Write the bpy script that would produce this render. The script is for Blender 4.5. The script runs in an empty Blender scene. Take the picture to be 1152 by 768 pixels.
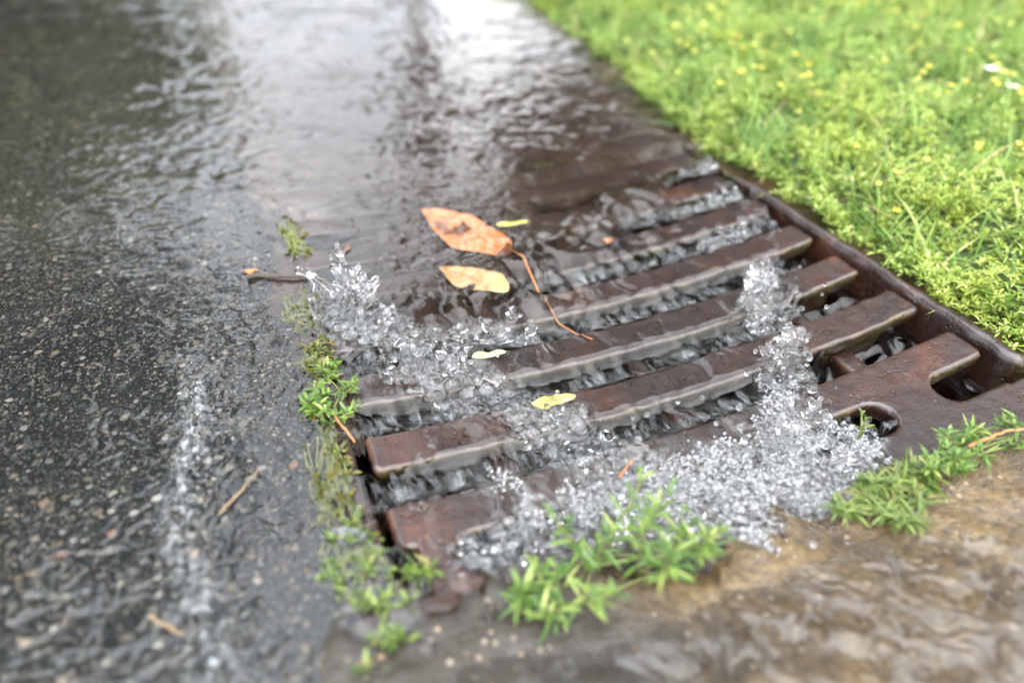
import bpy, math, random
import numpy as np
from mathutils import Matrix, Vector, Euler

rng = np.random.default_rng(7)
random.seed(7)
scene = bpy.context.scene
COL = scene.collection
PI = math.pi

# ------------------------------------------------------------------ helpers
P = 0.055            # pitch of the grate bars (metres)
BW = 0.0285          # bar width
HL = 0.2057          # half length of the bars
SAG = 0.0166         # dish of the grate
CAM_C = np.array([-0.23336, -0.59098, 0.29438])
CAM_R = (0.89593, -0.00912, -0.39623)
FPX = 768.3          # focal length in pixels of a 1152 wide frame


def sst(a, b, x):
    t = np.clip((x - a) / (b - a), 0, 1)
    return t * t * (3 - 2 * t)


_M = np.array(Euler(CAM_R, 'XYZ').to_matrix())


def at(x, y, z=0.0):
    """where the sight line through a point of the 1152x768 photo meets height z"""
    d = _M @ np.array([(x - 576) / FPX, -(y - 384) / FPX, -1.0])
    t = (z - CAM_C[2]) / d[2]
    p = CAM_C + t * d
    return float(p[0]), float(p[1])


class Field:
    """a periodic random height field with a chosen wavelength band"""

    def __init__(self, seed, n, ext, lmin, lmax, stretch=1.0, ang=0.0):
        r = np.random.default_rng(seed)
        k = np.fft.fftfreq(n, ext / n)
        kx, ky = np.meshgrid(k, k, indexing='ij')
        c, s = math.cos(ang), math.sin(ang)
        a = kx * c + ky * s
        b = (-kx * s + ky * c) * stretch
        kr = np.sqrt(a * a + b * b) + 1e-9
        k0, k1 = 1 / lmax, 1 / lmin
        amp = np.exp(-np.clip(k0 - kr, 0, None) ** 2 / (0.3 * k0) ** 2) \
            * np.exp(-np.clip(kr - k1, 0, None) ** 2 / (0.3 * k1) ** 2) / (kr + 0.3 * k0)
        f = np.fft.fft2(r.standard_normal((n, n))) * amp
        h = np.real(np.fft.ifft2(f))
        self.h = (h - h.mean()) / h.std()
        self.n, self.ext = n, ext

    def __call__(self, x, y):
        n = self.n
        fx = np.asarray(x) / self.ext * n
        fy = np.asarray(y) / self.ext * n
        ix = np.floor(fx).astype(int)
        iy = np.floor(fy).astype(int)
        tx, ty = fx - ix, fy - iy
        tx = tx * tx * (3 - 2 * tx)
        ty = ty * ty * (3 - 2 * ty)
        i0, i1, j0, j1 = ix % n, (ix + 1) % n, iy % n, (iy + 1) % n
        h = self.h
        return (h[i0, j0] * (1 - tx) + h[i1, j0] * tx) * (1 - ty) + (h[i0, j1] * (1 - tx) + h[i1, j1] * tx) * ty


def mesh_np(name, v, faces, mat, parent=None, smooth=True):
    """faces: (N,3) / (N,4) arrays, or a list of them"""
    me = bpy.data.meshes.new(name)
    v = np.asarray(v, dtype=np.float32)
    if not isinstance(faces, (list, tuple)):
        faces = [faces]
    faces = [np.asarray(f, dtype=np.int32) for f in faces if len(f)]
    me.vertices.add(len(v))
    me.vertices.foreach_set('co', v.ravel())
    loops = np.concatenate([f.ravel() for f in faces])
    tot = np.concatenate([np.full(len(f), f.shape[1], np.int32) for f in faces])
    start = np.concatenate([[0], np.cumsum(tot)[:-1]]).astype(np.int32)
    me.loops.add(len(loops))
    me.loops.foreach_set('vertex_index', loops)
    me.polygons.add(len(tot))
    me.polygons.foreach_set('loop_start', start)
    me.polygons.foreach_set('loop_total', tot)
    me.polygons.foreach_set('use_smooth', np.full(len(tot), smooth, dtype=bool))
    me.update(calc_edges=True)
    me.validate()
    if mat:
        me.materials.append(mat)
    o = bpy.data.objects.new(name, me)
    COL.objects.link(o)
    if parent:
        o.parent = parent
    return o


def tag(o, label=None, cat=None, group=None, kind=None):
    if label: o['label'] = label
    if cat: o['category'] = cat
    if group: o['group'] = group
    if kind: o['kind'] = kind
    return o


def empty(name, loc, label, cat, group=None):
    o = bpy.data.objects.new(name, None)
    o.empty_display_size = 0.02
    o.location = loc
    COL.objects.link(o)
    return tag(o, label, cat, group)


def grid_faces(nu, nv):
    i = np.arange(nu - 1)[:, None] * nv + np.arange(nv - 1)[None, :]
    i = i.ravel()
    return np.stack([i, i + nv, i + nv + 1, i + 1], 1)


def tube(pts, rad, seg=6, cap=True):
    """vertices and faces of a tapered tube"""
    pts = np.asarray(pts, float)
    n = len(pts)
    rad = np.broadcast_to(np.asarray(rad, float), (n,))
    t = np.gradient(pts, axis=0)
    t /= np.linalg.norm(t, axis=1, keepdims=True) + 1e-12
    ref = np.tile([0.31, 0.17, 0.93], (n, 1))
    a = np.cross(t, ref); a /= np.linalg.norm(a, axis=1, keepdims=True) + 1e-12
    b = np.cross(t, a)
    ang = np.linspace(0, 2 * PI, seg, endpoint=False)
    ring = pts[:, None] + rad[:, None, None] * (np.cos(ang)[None, :, None] * a[:, None] + np.sin(ang)[None, :, None] * b[:, None])
    v = ring.reshape(-1, 3)
    f = []
    for i in range(n - 1):
        for j in range(seg):
            f.append((i * seg + j, i * seg + (j + 1) % seg, (i + 1) * seg + (j + 1) % seg, (i + 1) * seg + j))
    v = np.vstack([v, pts[0], pts[-1]])
    tri = []
    for j in range(seg):
        tri.append((n * seg, (j + 1) % seg, j))
        tri.append((n * seg + 1, (n - 1) * seg + j, (n - 1) * seg + (j + 1) % seg))
    return v, np.array(f), np.array(tri)


class Acc:
    def __init__(self):
        self.v, self.q, self.t, self.n = [], [], [], 0

    def add(self, v, q=None, t=None):
        self.v.append(np.asarray(v, float))
        if q is not None and len(q): self.q.append(np.asarray(q) + self.n)
        if t is not None and len(t): self.t.append(np.asarray(t) + self.n)
        self.n += len(v)

    def tube(self, *a, **k):
        self.add(*tube(*a, **k))

    def build(self, name, mat, parent=None, smooth=True):
        fs = []
        if self.q: fs.append(np.vstack(self.q))
        if self.t: fs.append(np.vstack(self.t))
        return mesh_np(name, np.vstack(self.v), fs, mat, parent, smooth)


def ico(sub):
    import bmesh
    bm = bmesh.new()
    bmesh.ops.create_icosphere(bm, subdivisions=sub, radius=1)
    v = np.array([x.co[:] for x in bm.verts])
    f = np.array([[x.index for x in fc.verts] for fc in bm.faces])
    bm.free()
    return v, f


ICO2, ICO1, ICO3 = ico(2), ico(1), ico(3)


def spheres(cen, rad, scale=None, base=ICO2):
    v0, f0 = base
    cen = np.asarray(cen, float)
    rad = np.asarray(rad, float)
    n = len(cen)
    s = np.ones((n, 3)) if scale is None else np.asarray(scale)
    v = cen[:, None] + v0[None] * (rad[:, None] * s)[:, None, :]
    f = f0[None] + (np.arange(n) * len(v0))[:, None, None]
    return v.reshape(-1, 3), f.reshape(-1, 3)


# leaves: 8 vertices each, folded along the midrib and curled
def leaves(base, direc, up, length, width, curl=0.25, fold=0.25):
    base, direc, up = np.asarray(base, float), np.asarray(direc, float), np.asarray(up, float)
    n = len(base)
    d = direc / (np.linalg.norm(direc, axis=1, keepdims=True) + 1e-12)
    s = np.cross(d, up); s /= np.linalg.norm(s, axis=1, keepdims=True) + 1e-12
    u = np.cross(s, d)
    L = np.broadcast_to(np.asarray(length, float), (n,))[:, None]
    W = np.broadcast_to(np.asarray(width, float), (n,))[:, None]
    C = np.broadcast_to(np.asarray(curl, float), (n,))[:, None]

    def pt(t, w):
        return base + d * L * t - u * L * C * t * t + s * W * w * 0.5 + u * W * fold * abs(w)
    V = np.stack([pt(0, 0), pt(.35, -.85), pt(.35, 0), pt(.35, .85), pt(.68, -.8), pt(.68, 0), pt(.68, .8), pt(1, 0)], 1)
    o = (np.arange(n) * 8)[:, None, None]
    q = np.array([[1, 2, 5, 4], [2, 3, 6, 5]])[None] + o
    t = np.array([[0, 2, 1], [0, 3, 2], [4, 5, 7], [5, 6, 7]])[None] + o
    return V.reshape(-1, 3), q.reshape(-1, 4), t.reshape(-1, 3)


# ------------------------------------------------------------------ materials
def mat(name):
    m = bpy.data.materials.new(name)
    m.use_nodes = True
    nt = m.node_tree
    nt.nodes.clear()
    out = nt.nodes.new('ShaderNodeOutputMaterial')
    return m, nt, out


class N:
    """small node-building wrapper"""

    def __init__(self, nt):
        self.nt = nt

    def new(self, t, **kw):
        n = self.nt.nodes.new(t)
        for k, v in kw.items():
            if k.startswith('_'):
                continue
            setattr(n, k, v)
        return n

    def link(self, a, b):
        self.nt.links.new(a, b)

    def set(self, n, **kw):
        for k, v in kw.items():
            s = n.inputs[k.replace('_', ' ')]
            if hasattr(v, 'is_linked') or isinstance(v, bpy.types.NodeSocket):
                self.link(v, s)
            else:
                s.default_value = v
        return n

    def coord(self):
        return self.new('ShaderNodeTexCoord').outputs['Object']

    def geo(self):
        return self.new('ShaderNodeNewGeometry')

    def noise(self, vec, scale, detail=4, rough=.55, dist=0):
        n = self.new('ShaderNodeTexNoise')
        self.set(n, Vector=vec, Scale=scale, Detail=detail, Roughness=rough, Distortion=dist)
        return n.outputs['Fac']

    def ramp(self, fac, stops, interp='LINEAR'):
        r = self.new('ShaderNodeValToRGB')
        r.color_ramp.interpolation = interp
        el = r.color_ramp.elements
        while len(el) < len(stops):
            el.new(0.5)
        for e, (p, c) in zip(el, stops):
            e.position = p
            e.color = (c, c, c, 1) if not hasattr(c, '__len__') else (*c, 1)
        self.link(fac, r.inputs[0])
        return r.outputs['Color']

    def mix(self, fac, a, b, mode='MIX'):
        m = self.new('ShaderNodeMix', data_type='RGBA', blend_type=mode)
        for s, v in ((m.inputs[0], fac), (m.inputs[6], a), (m.inputs[7], b)):
            if isinstance(v, bpy.types.NodeSocket):
                self.link(v, s)
            else:
                s.default_value = v if not hasattr(v, '__len__') else (*v[:3], 1)
        return m.outputs[2]

    def math(self, op, a, b=0.0, clamp=False):
        m = self.new('ShaderNodeMath', operation=op, use_clamp=clamp)
        for s, v in ((m.inputs[0], a), (m.inputs[1], b)):
            if isinstance(v, bpy.types.NodeSocket):
                self.link(v, s)
            else:
                s.default_value = v
        return m.outputs[0]

    def bump(self, h, strength, dist, normal=None):
        b = self.new('ShaderNodeBump')
        self.set(b, Height=h, Strength=strength, Distance=dist)
        if normal is not None:
            self.link(normal, b.inputs['Normal'])
        return b.outputs['Normal']


def rgb(c):
    return (c[0], c[1], c[2], 1)


def principled(n, out, **kw):
    b = n.new('ShaderNodeBsdfPrincipled')
    n.set(b, **kw)
    n.link(b.outputs[0], out.inputs['Surface'])
    return b


def m_iron():
    m, nt, out = mat('wet_rusty_iron'); n = N(nt)
    co = n.coord()
    a = n.noise(co, 22, 6, .6)
    c = n.ramp(a, [(.3, (.006, .0024, .0016)), (.5, (.016, .0048, .0025)), (.64, (.032, .0088, .0036)), (.8, (.068, .022, .007))])
    b = n.noise(co, 160, 4, .6)
    c = n.mix(n.ramp(b, [(.4, 0.0), (.7, .5)]), c, (.012, .007, .006))
    vo = n.new('ShaderNodeTexVoronoi'); n.set(vo, Vector=co, Scale=230, Randomness=1)
    pit = n.ramp(vo.outputs['Distance'], [(.22, 1.0), (.32, 0.0)])
    sel = n.ramp(n.new('ShaderNodeSeparateColor').outputs[0] if False else n.noise(co, 55, 2), [(.5, 0.0), (.56, 1.0)])
    pit = n.math('MULTIPLY', pit, sel)
    c = n.mix(pit, c, (.006, .004, .004))
    ed = n.ramp(n.geo().outputs['Pointiness'], [(.53, 0.0), (.60, 1.0)])
    c = n.mix(n.math('MULTIPLY', ed, n.ramp(n.noise(co, 60, 4), [(.4, 0.0), (.6, .8)])), c, (.17, .055, .016))
    rust = n.math('MULTIPLY', n.ramp(n.noise(co, 14, 5, .65), [(.56, 0.0), (.7, .45)]), n.ramp(n.noise(co, 240, 3), [(.35, .2), (.6, 1.0)]))
    c = n.mix(rust, c, (.14, .042, .012))
    # moss along the front faces
    nx = n.new('ShaderNodeSeparateXYZ')
    n.link(n.geo().outputs['True Normal'], nx.inputs[0])
    front = n.ramp(n.math('MULTIPLY', nx.outputs['Y'], -1.0), [(.45, 0.0), (.8, 1.0)])
    mo = n.math('MULTIPLY', front, n.ramp(n.noise(co, 30, 6, .75), [(.40, 0.0), (.60, .9)]))
    moss = n.ramp(n.noise(co, 320, 3), [(.35, (.016, .015, .006)), (.52, (.036, .034, .009)), (.72, (.085, .078, .018))])
    c = n.mix(mo, c, moss)
    h = n.math('ADD', n.math('MULTIPLY', b, .5), n.math('MULTIPLY', n.noise(co, 420, 3), .35))
    h = n.math('SUBTRACT', h, pit)
    fine = n.noise(co, 900, 4, .7)
    c = n.mix(n.ramp(fine, [(.5, 0.0), (.8, .45)]), c, (.07, .024, .009))
    c = n.mix(n.ramp(fine, [(.25, .6), (.42, 0.0)]), c, (.006, .004, .004))
    nor = n.bump(n.math('ADD', h, n.math('MULTIPLY', fine, .5)), .6, .0012)
    principled(n, out, Base_Color=c, Roughness=n.ramp(b, [(.3, .25), (.75, .55)]), Normal=nor,
               Coat_Weight=.4, Coat_Roughness=.07)
    return m


def m_asphalt():
    m, nt, out = mat('wet_asphalt'); n = N(nt)
    co = n.coord()
    wob = n.new('ShaderNodeMix', data_type='VECTOR')
    nz = n.new('ShaderNodeTexNoise'); n.set(nz, Vector=co, Scale=180, Detail=2)
    mv = n.new('ShaderNodeVectorMath', operation='SCALE'); n.link(nz.outputs['Color'], mv.inputs[0]); mv.inputs['Scale'].default_value = .0035
    ad = n.new('ShaderNodeVectorMath', operation='ADD'); n.link(co, ad.inputs[0]); n.link(mv.outputs[0], ad.inputs[1])
    pc = ad.outputs[0]

    def stones(scale, thr):
        v = n.new('ShaderNodeTexVoronoi'); n.set(v, Vector=pc, Scale=scale)
        s = n.new('ShaderNodeSeparateColor'); n.link(v.outputs['Color'], s.inputs[0])
        col = n.ramp(s.outputs[0], [(0, (.016, .018, .019)), (.3, (.030, .034, .035)), (.5, (.060, .064, .062)), (.66, (.11, .10, .08)),
                                    (.78, (.15, .12, .08)), (.86, (.09, .10, .10)), (.96, (.30, .28, .23)), (1.0, (.18, .085, .05))])
        size = n.math('ADD', n.math('MULTIPLY', s.outputs[1], .3), .22)
        msk = n.ramp(n.math('SUBTRACT', size, v.outputs['Distance']), [(.0, 0.0), (.06, 1.0)])
        on = n.ramp(s.outputs[2], [(thr, 0.0), (thr + .02, 1.0)])
        return col, n.math('MULTIPLY', msk, on), v.outputs['Distance']
    c1, k1, d1 = stones(185, .40)
    c2, k2, d2 = stones(400, .2)
    c3, k3, d3 = stones(700, .2)
    tar = n.ramp(n.noise(co, 25, 5), [(.3, (.004, .0045, .005)), (.7, (.009, .0095, .0095))])
    c = n.mix(k3, tar, c3)
    c = n.mix(k2, c, c2)
    c = n.mix(k1, c, c1)
    # silt near the gutter and worn patches
    si = n.ramp(n.noise(co, 6, 5, .6), [(.5, 0.0), (.75, .3)])
    c = n.mix(si, c, (.035, .03, .023))
    c = n.mix(1.0, c, (.82, .83, .83), 'MULTIPLY')
    h = n.math('ADD', n.math('MULTIPLY', n.math('SUBTRACT', .6, d1), k1), n.math('MULTIPLY', n.math('SUBTRACT', .5, d2), n.math('MULTIPLY', k2, .5)))
    nor = n.bump(h, .9, .003)
    principled(n, out, Base_Color=c, Roughness=.5, Normal=nor, Specular_IOR_Level=.15)
    return m


def m_silt(name, cols, sc=40, dark=None):
    m, nt, out = mat(name); n = N(nt)
    co = n.coord()
    a = n.noise(co, sc * .35, 6, .65, .6)
    c = n.ramp(a, [(.28, cols[0]), (.48, cols[1]), (.62, cols[2]), (.78, cols[3])])
    if dark is not None:      # darker leaf mould and mud at the road side
        sx = n.new('ShaderNodeSeparateXYZ'); n.link(co, sx.inputs[0])
        w = n.math('ADD', n.math('MULTIPLY', sx.outputs['X'], -1.0), n.math('MULTIPLY', n.math('SUBTRACT', n.noise(co, 14, 4, .6), .5), .16))
        c = n.mix(n.ramp(w, [(.06, 0.0), (.14, .9)]), c, dark)
    b = n.noise(co, sc * 5, 5, .7)
    c = n.mix(n.ramp(b, [(.35, .75), (.6, 0.0)]), c, tuple(x * .35 for x in cols[0]))
    vo = n.new('ShaderNodeTexVoronoi'); n.set(vo, Vector=co, Scale=sc * 5)
    s = n.new('ShaderNodeSeparateColor'); n.link(vo.outputs['Color'], s.inputs[0])
    on = n.math('MULTIPLY', n.ramp(s.outputs[0], [(.86, 0.0), (.88, 1.0)]), n.ramp(vo.outputs['Distance'], [(.28, 1.0), (.36, 0.0)]))
    gr = n.ramp(s.outputs[1], [(0, (.20, .10, .04)), (.4, (.10, .09, .07)), (.7, (.20, .14, .08)), (1, (.18, .16, .12))])
    c = n.mix(on, c, gr)
    nor = n.bump(n.math('ADD', n.math('ADD', a, n.math('MULTIPLY', b, .3)), n.math('MULTIPLY', on, .1)), .7, .006)
    principled(n, out, Base_Color=c, Roughness=.35, Normal=nor)
    return m


def m_water():
    m, nt, out = mat('clear_water'); n = N(nt)
    co = n.coord()
    g = n.new('ShaderNodeBsdfGlass')
    g.inputs['IOR'].default_value = 1.333
    g.inputs['Roughness'].default_value = 0.0
    g.inputs['Color'].default_value = (.97, .965, .95, 1)
    n.link(g.outputs[0], out.inputs['Surface'])
    return m


def m_splash():
    m, nt, out = mat('splashing_water'); n = N(nt)
    g = n.new('ShaderNodeBsdfGlass')
    g.inputs['IOR'].default_value = 1.333
    g.inputs['Roughness'].default_value = 0.0
    n.link(g.outputs[0], out.inputs['Surface'])
    return m


def m_bubble():
    m, nt, out = mat('foam_bubble_film'); n = N(nt)
    lw = n.new('ShaderNodeLayerWeight'); lw.inputs['Blend'].default_value = .32
    gl = n.new('ShaderNodeBsdfGlossy'); gl.inputs['Roughness'].default_value = .03
    gl.inputs['Color'].default_value = (1, 1, 1, 1)
    tr = n.new('ShaderNodeBsdfTransparent')
    tl = n.new('ShaderNodeBsdfDiffuse'); tl.inputs['Color'].default_value = (.8, .82, .84, 1)
    mx = n.new('ShaderNodeMixShader')
    n.link(n.math('ADD', n.math('MULTIPLY', lw.outputs['Fresnel'], .9), .02), mx.inputs[0])
    n.link(tr.outputs[0], mx.inputs[1]); n.link(gl.outputs[0], mx.inputs[2])
    m2 = n.new('ShaderNodeMixShader')
    n.link(n.math('ADD', n.math('MULTIPLY', lw.outputs['Facing'], .22), .02), m2.inputs[0])
    n.link(mx.outputs[0], m2.inputs[1]); n.link(tl.outputs[0], m2.inputs[2])
    n.link(m2.outputs[0], out.inputs['Surface'])
    return m


def m_leafy(name, stops, rough=.45, trans=.35, patch=0.0, patchcol=(.1, .1, .02), pscale=9):
    m, nt, out = mat(name); n = N(nt)
    rnd = n.geo().outputs['Random Per Island']
    c = n.ramp(rnd, stops)
    if patch:
        c = n.mix(n.math('MULTIPLY', n.ramp(n.noise(n.coord(), pscale, 4, .6), [(.42, 0.0), (.62, 1.0)]), patch), c, patchcol)
    b = n.new('ShaderNodeBsdfPrincipled'); n.set(b, Base_Color=c, Roughness=rough, Specular_IOR_Level=.35)
    t = n.new('ShaderNodeBsdfTranslucent'); n.link(c, t.inputs['Color'])
    mx = n.new('ShaderNodeMixShader'); mx.inputs[0].default_value = trans
    n.link(b.outputs[0], mx.inputs[1]); n.link(t.outputs[0], mx.inputs[2])
    n.link(mx.outputs[0], out.inputs['Surface'])
    return m


def m_plain(name, c1, c2, scale=60, rough=.6, bump=.3, dist=.002):
    m, nt, out = mat(name); n = N(nt)
    co = n.coord()
    a = n.noise(co, scale, 5, .6)
    principled(n, out, Base_Color=n.ramp(a, [(.3, c1), (.7, c2)]), Roughness=rough, Normal=n.bump(a, bump, dist))
    return m


def m_deadleaf(name, c1, c2, cv, nv=9):
    m, nt, out = mat(name); n = N(nt)
    co = n.coord()
    sp = n.new('ShaderNodeSeparateXYZ'); n.link(co, sp.inputs[0])
    ax = n.math('ABSOLUTE', sp.outputs['Y'])
    ph = n.math('SUBTRACT', sp.outputs['X'], n.math('MULTIPLY', ax, .8))
    ve = n.math('ABSOLUTE', n.math('SINE', n.math('MULTIPLY', ph, nv * PI / .04)))
    ve = n.ramp(ve, [(.0, 1.0), (.16, 0.0)])
    mid = n.ramp(n.math('MULTIPLY', ax, 1000.0), [(.25, 1.0), (.6, 0.0)])
    ve = n.math('MAXIMUM', n.math('MULTIPLY', ve, .5), mid)
    c = n.ramp(n.noise(co, 110, 5, .6), [(.3, c1), (.65, c2)])
    c = n.mix(n.ramp(n.noise(co, 38, 4, .6), [(.42, 0.0), (.62, .7)]), c, tuple(min(.8, x * 1.25 + .09) for x in c2))
    c = n.mix(n.ramp(n.noise(co, 55, 5, .7), [(.52, 0.0), (.68, .65)]), c, tuple(x * .5 for x in c1))
    c = n.mix(n.ramp(n.noise(co, 260, 3), [(.62, 0.0), (.72, .6)]), c, tuple(x * .35 for x in c1))
    c = n.mix(ve, c, cv)
    b = n.new('ShaderNodeBsdfPrincipled'); n.set(b, Base_Color=c, Roughness=.4, Normal=n.bump(ve, .4, .0006))
    t = n.new('ShaderNodeBsdfTranslucent'); n.link(c, t.inputs['Color'])
    mx = n.new('ShaderNodeMixShader'); mx.inputs[0].default_value = .25
    n.link(b.outputs[0], mx.inputs[1]); n.link(t.outputs[0], mx.inputs[2])
    n.link(mx.outputs[0], out.inputs['Surface'])
    return m


def m_aerated_glint():
    m, nt, out = mat('aerated_water_glint'); n = N(nt)
    co = n.coord()
    mp = n.new('ShaderNodeMapping'); mp.inputs['Scale'].default_value = (1, .22, .3); mp.inputs['Rotation'].default_value = (0, 0, .12)
    n.link(co, mp.inputs['Vector'])
    st = n.ramp(n.noise(mp.outputs[0], 230, 4, .6, .3), [(.42, .0), (.62, 1.0)])
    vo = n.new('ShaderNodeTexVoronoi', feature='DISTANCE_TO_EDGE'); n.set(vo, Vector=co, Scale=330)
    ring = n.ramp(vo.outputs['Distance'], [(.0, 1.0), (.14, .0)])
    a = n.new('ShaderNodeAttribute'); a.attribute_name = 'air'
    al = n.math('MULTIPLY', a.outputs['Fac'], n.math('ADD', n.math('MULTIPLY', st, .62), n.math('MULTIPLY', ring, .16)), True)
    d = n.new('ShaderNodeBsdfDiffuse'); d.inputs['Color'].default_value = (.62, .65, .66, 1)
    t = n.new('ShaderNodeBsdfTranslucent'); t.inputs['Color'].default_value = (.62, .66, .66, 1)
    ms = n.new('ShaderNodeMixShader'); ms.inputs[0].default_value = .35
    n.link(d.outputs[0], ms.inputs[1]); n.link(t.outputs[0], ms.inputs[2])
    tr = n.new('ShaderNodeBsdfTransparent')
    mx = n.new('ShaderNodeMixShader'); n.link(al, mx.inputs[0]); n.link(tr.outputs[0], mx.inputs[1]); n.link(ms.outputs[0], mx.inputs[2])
    n.link(mx.outputs[0], out.inputs['Surface'])
    return m


AERATED_GLINT = m_aerated_glint()  # air bubbles in the slots; also the painted sky glint on the road ridge


def m_silty():
    m, nt, out = mat('silty_water'); n = N(nt)
    a = n.new('ShaderNodeAttribute'); a.attribute_name = 'air'
    co = n.coord()
    d = n.new('ShaderNodeBsdfDiffuse')
    n.link(n.ramp(n.noise(co, 14, 5, .6, .8), [(.3, (.030, .020, .015)), (.7, (.060, .040, .028))]), d.inputs['Color'])
    tr = n.new('ShaderNodeBsdfTransparent')
    mx = n.new('ShaderNodeMixShader'); n.link(n.math('MULTIPLY', a.outputs['Fac'], .72), mx.inputs[0])
    n.link(tr.outputs[0], mx.inputs[1]); n.link(d.outputs[0], mx.inputs[2])
    n.link(mx.outputs[0], out.inputs['Surface'])
    return m


SILTY = m_silty()
IRON = m_iron()
ASPHALT = m_asphalt()
SILT = m_silt('brown_silt', [(.018, .011, .008), (.036, .022, .014), (.060, .036, .020), (.09, .056, .032)], 30)
SLAB = m_silt('wet_sandstone', [(.030, .018, .007), (.080, .050, .019), (.145, .094, .036), (.22, .155, .07)], 45, (.016, .013, .008))
WATER = m_water()
SPLASH = m_splash()
BUBBLE = m_bubble()
SOIL = m_plain('lawn_soil', (.02, .03, .008), (.055, .085, .016), 50, .9, .5, .004)
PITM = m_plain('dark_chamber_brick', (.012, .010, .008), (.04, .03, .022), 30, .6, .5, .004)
GROUNDM = m_plain('field_ground', (.05, .07, .02), (.08, .11, .03), 2, .9, .2, .01)
GRASSM = m_leafy('lawn_leaf', [(0, (.06, .12, .020)), (.3, (.13, .23, .036)), (.6, (.23, .35, .062)), (.85, (.38, .48, .13)), (1, (.62, .63, .30))],
                 .32, .4, .5, (.44, .48, .08), 8)
BLADEM = m_leafy('grass_blade_leaf', [(0, (.06, .14, .025)), (.5, (.14, .25, .045)), (.84, (.30, .42, .10)), (.93, (.46, .48, .18)), (.95, (.42, .30, .14)), (1, (.55, .42, .22))], .38, .4)
YELLOWM = m_leafy('yellow_bud', [(0, (.60, .50, .05)), (.5, (.72, .62, .10)), (1, (.78, .70, .22))], .5, .3)
WEEDM = m_leafy('weed_leaf', [(0, (.04, .09, .015)), (.5, (.085, .155, .025)), (.85, (.16, .24, .045)), (1, (.30, .34, .10))], .35, .3)
PONDM = m_leafy('sodden_leaf', [(0, (.05, .085, .016)), (.5, (.095, .145, .028)), (.9, (.17, .22, .05)), (1, (.16, .09, .03))], .35, .3)
MOSSM = m_leafy('moss_leaf', [(0, (.03, .045, .006)), (.5, (.075, .085, .012)), (.85, (.15, .14, .022)), (1, (.20, .11, .03))], .4, .25)
STEMM = m_plain('plant_stem', (.07, .10, .02), (.16, .17, .04), 90, .5, .1)
RSTEMM = m_plain('reddish_stem', (.22, .085, .03), (.36, .16, .05), 90, .5, .1)
STRAWM = m_plain('dry_straw', (.11, .07, .035), (.24, .16, .08), 120, .6, .2)
WHITEM = m_plain('white_petal', (.78, .78, .76), (.85, .85, .84), 90, .5, .1)
BARKM = m_plain('bark', (.03, .024, .018), (.07, .055, .04), 12, .9, .6, .02)

# ------------------------------------------------------------------ solid heights


def zg(u):
    return -SAG * (1 - np.clip(u / HL, -1, 1) ** 2)


F_road = Field(11, 256, .5, .03, .2)
F_fine = Field(12, 512, .3, .006, .02)
F_lump = Field(13, 256, .6, .02, .09)


F_ragged0 = Field(15, 256, .8, .012, .12)


def road_z(u, v):
    # ragged silted edge over the iron frame, then a drop beside it
    e = np.clip(u + .236 + .007 * F_ragged0(u * 0 + .1, v), 0, 1)
    return -np.where(u > -.2225, .08, 0) - .35 * e + 0.0 + .016 * np.clip(-.25 - u, 0, 4) + .00045 * F_road(u, v)


def gutter_z(u, v):
    """bed of the channel above and below the grate"""
    d = zg(u * .93)
    up = d + .0012 - .0025 * sst(.19, .22, np.abs(u)) + .0016 * F_lump(u, v) - .5 * np.clip(.004 + .008 * F_ragged0(u, v * 0 + .3) - v, 0, 1)
    dn = d * .80 + .0030 + .05 * np.clip(-.467 - v, 0, .3) + .0008 * F_lump(u, v) - .5 * np.clip(v + .450 - .028 * sst(-.07, -.15, u) + .007 * F_ragged0(u, v * 0 + .5), 0, 1)
    return np.where(v > -.2, up, dn)


# ------------------------------------------------------------------ grate
grate = empty('drain_grate', (0, -.2, 0), 'rusty brown cast iron drain grate with dished bars, water pouring through its slots', 'drain grate')


def inv(parent, v):
    v = np.asarray(v, float).copy()
    v -= np.array(parent.location)
    return v


F_iron = Field(21, 256, .3, .012, .06)


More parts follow.
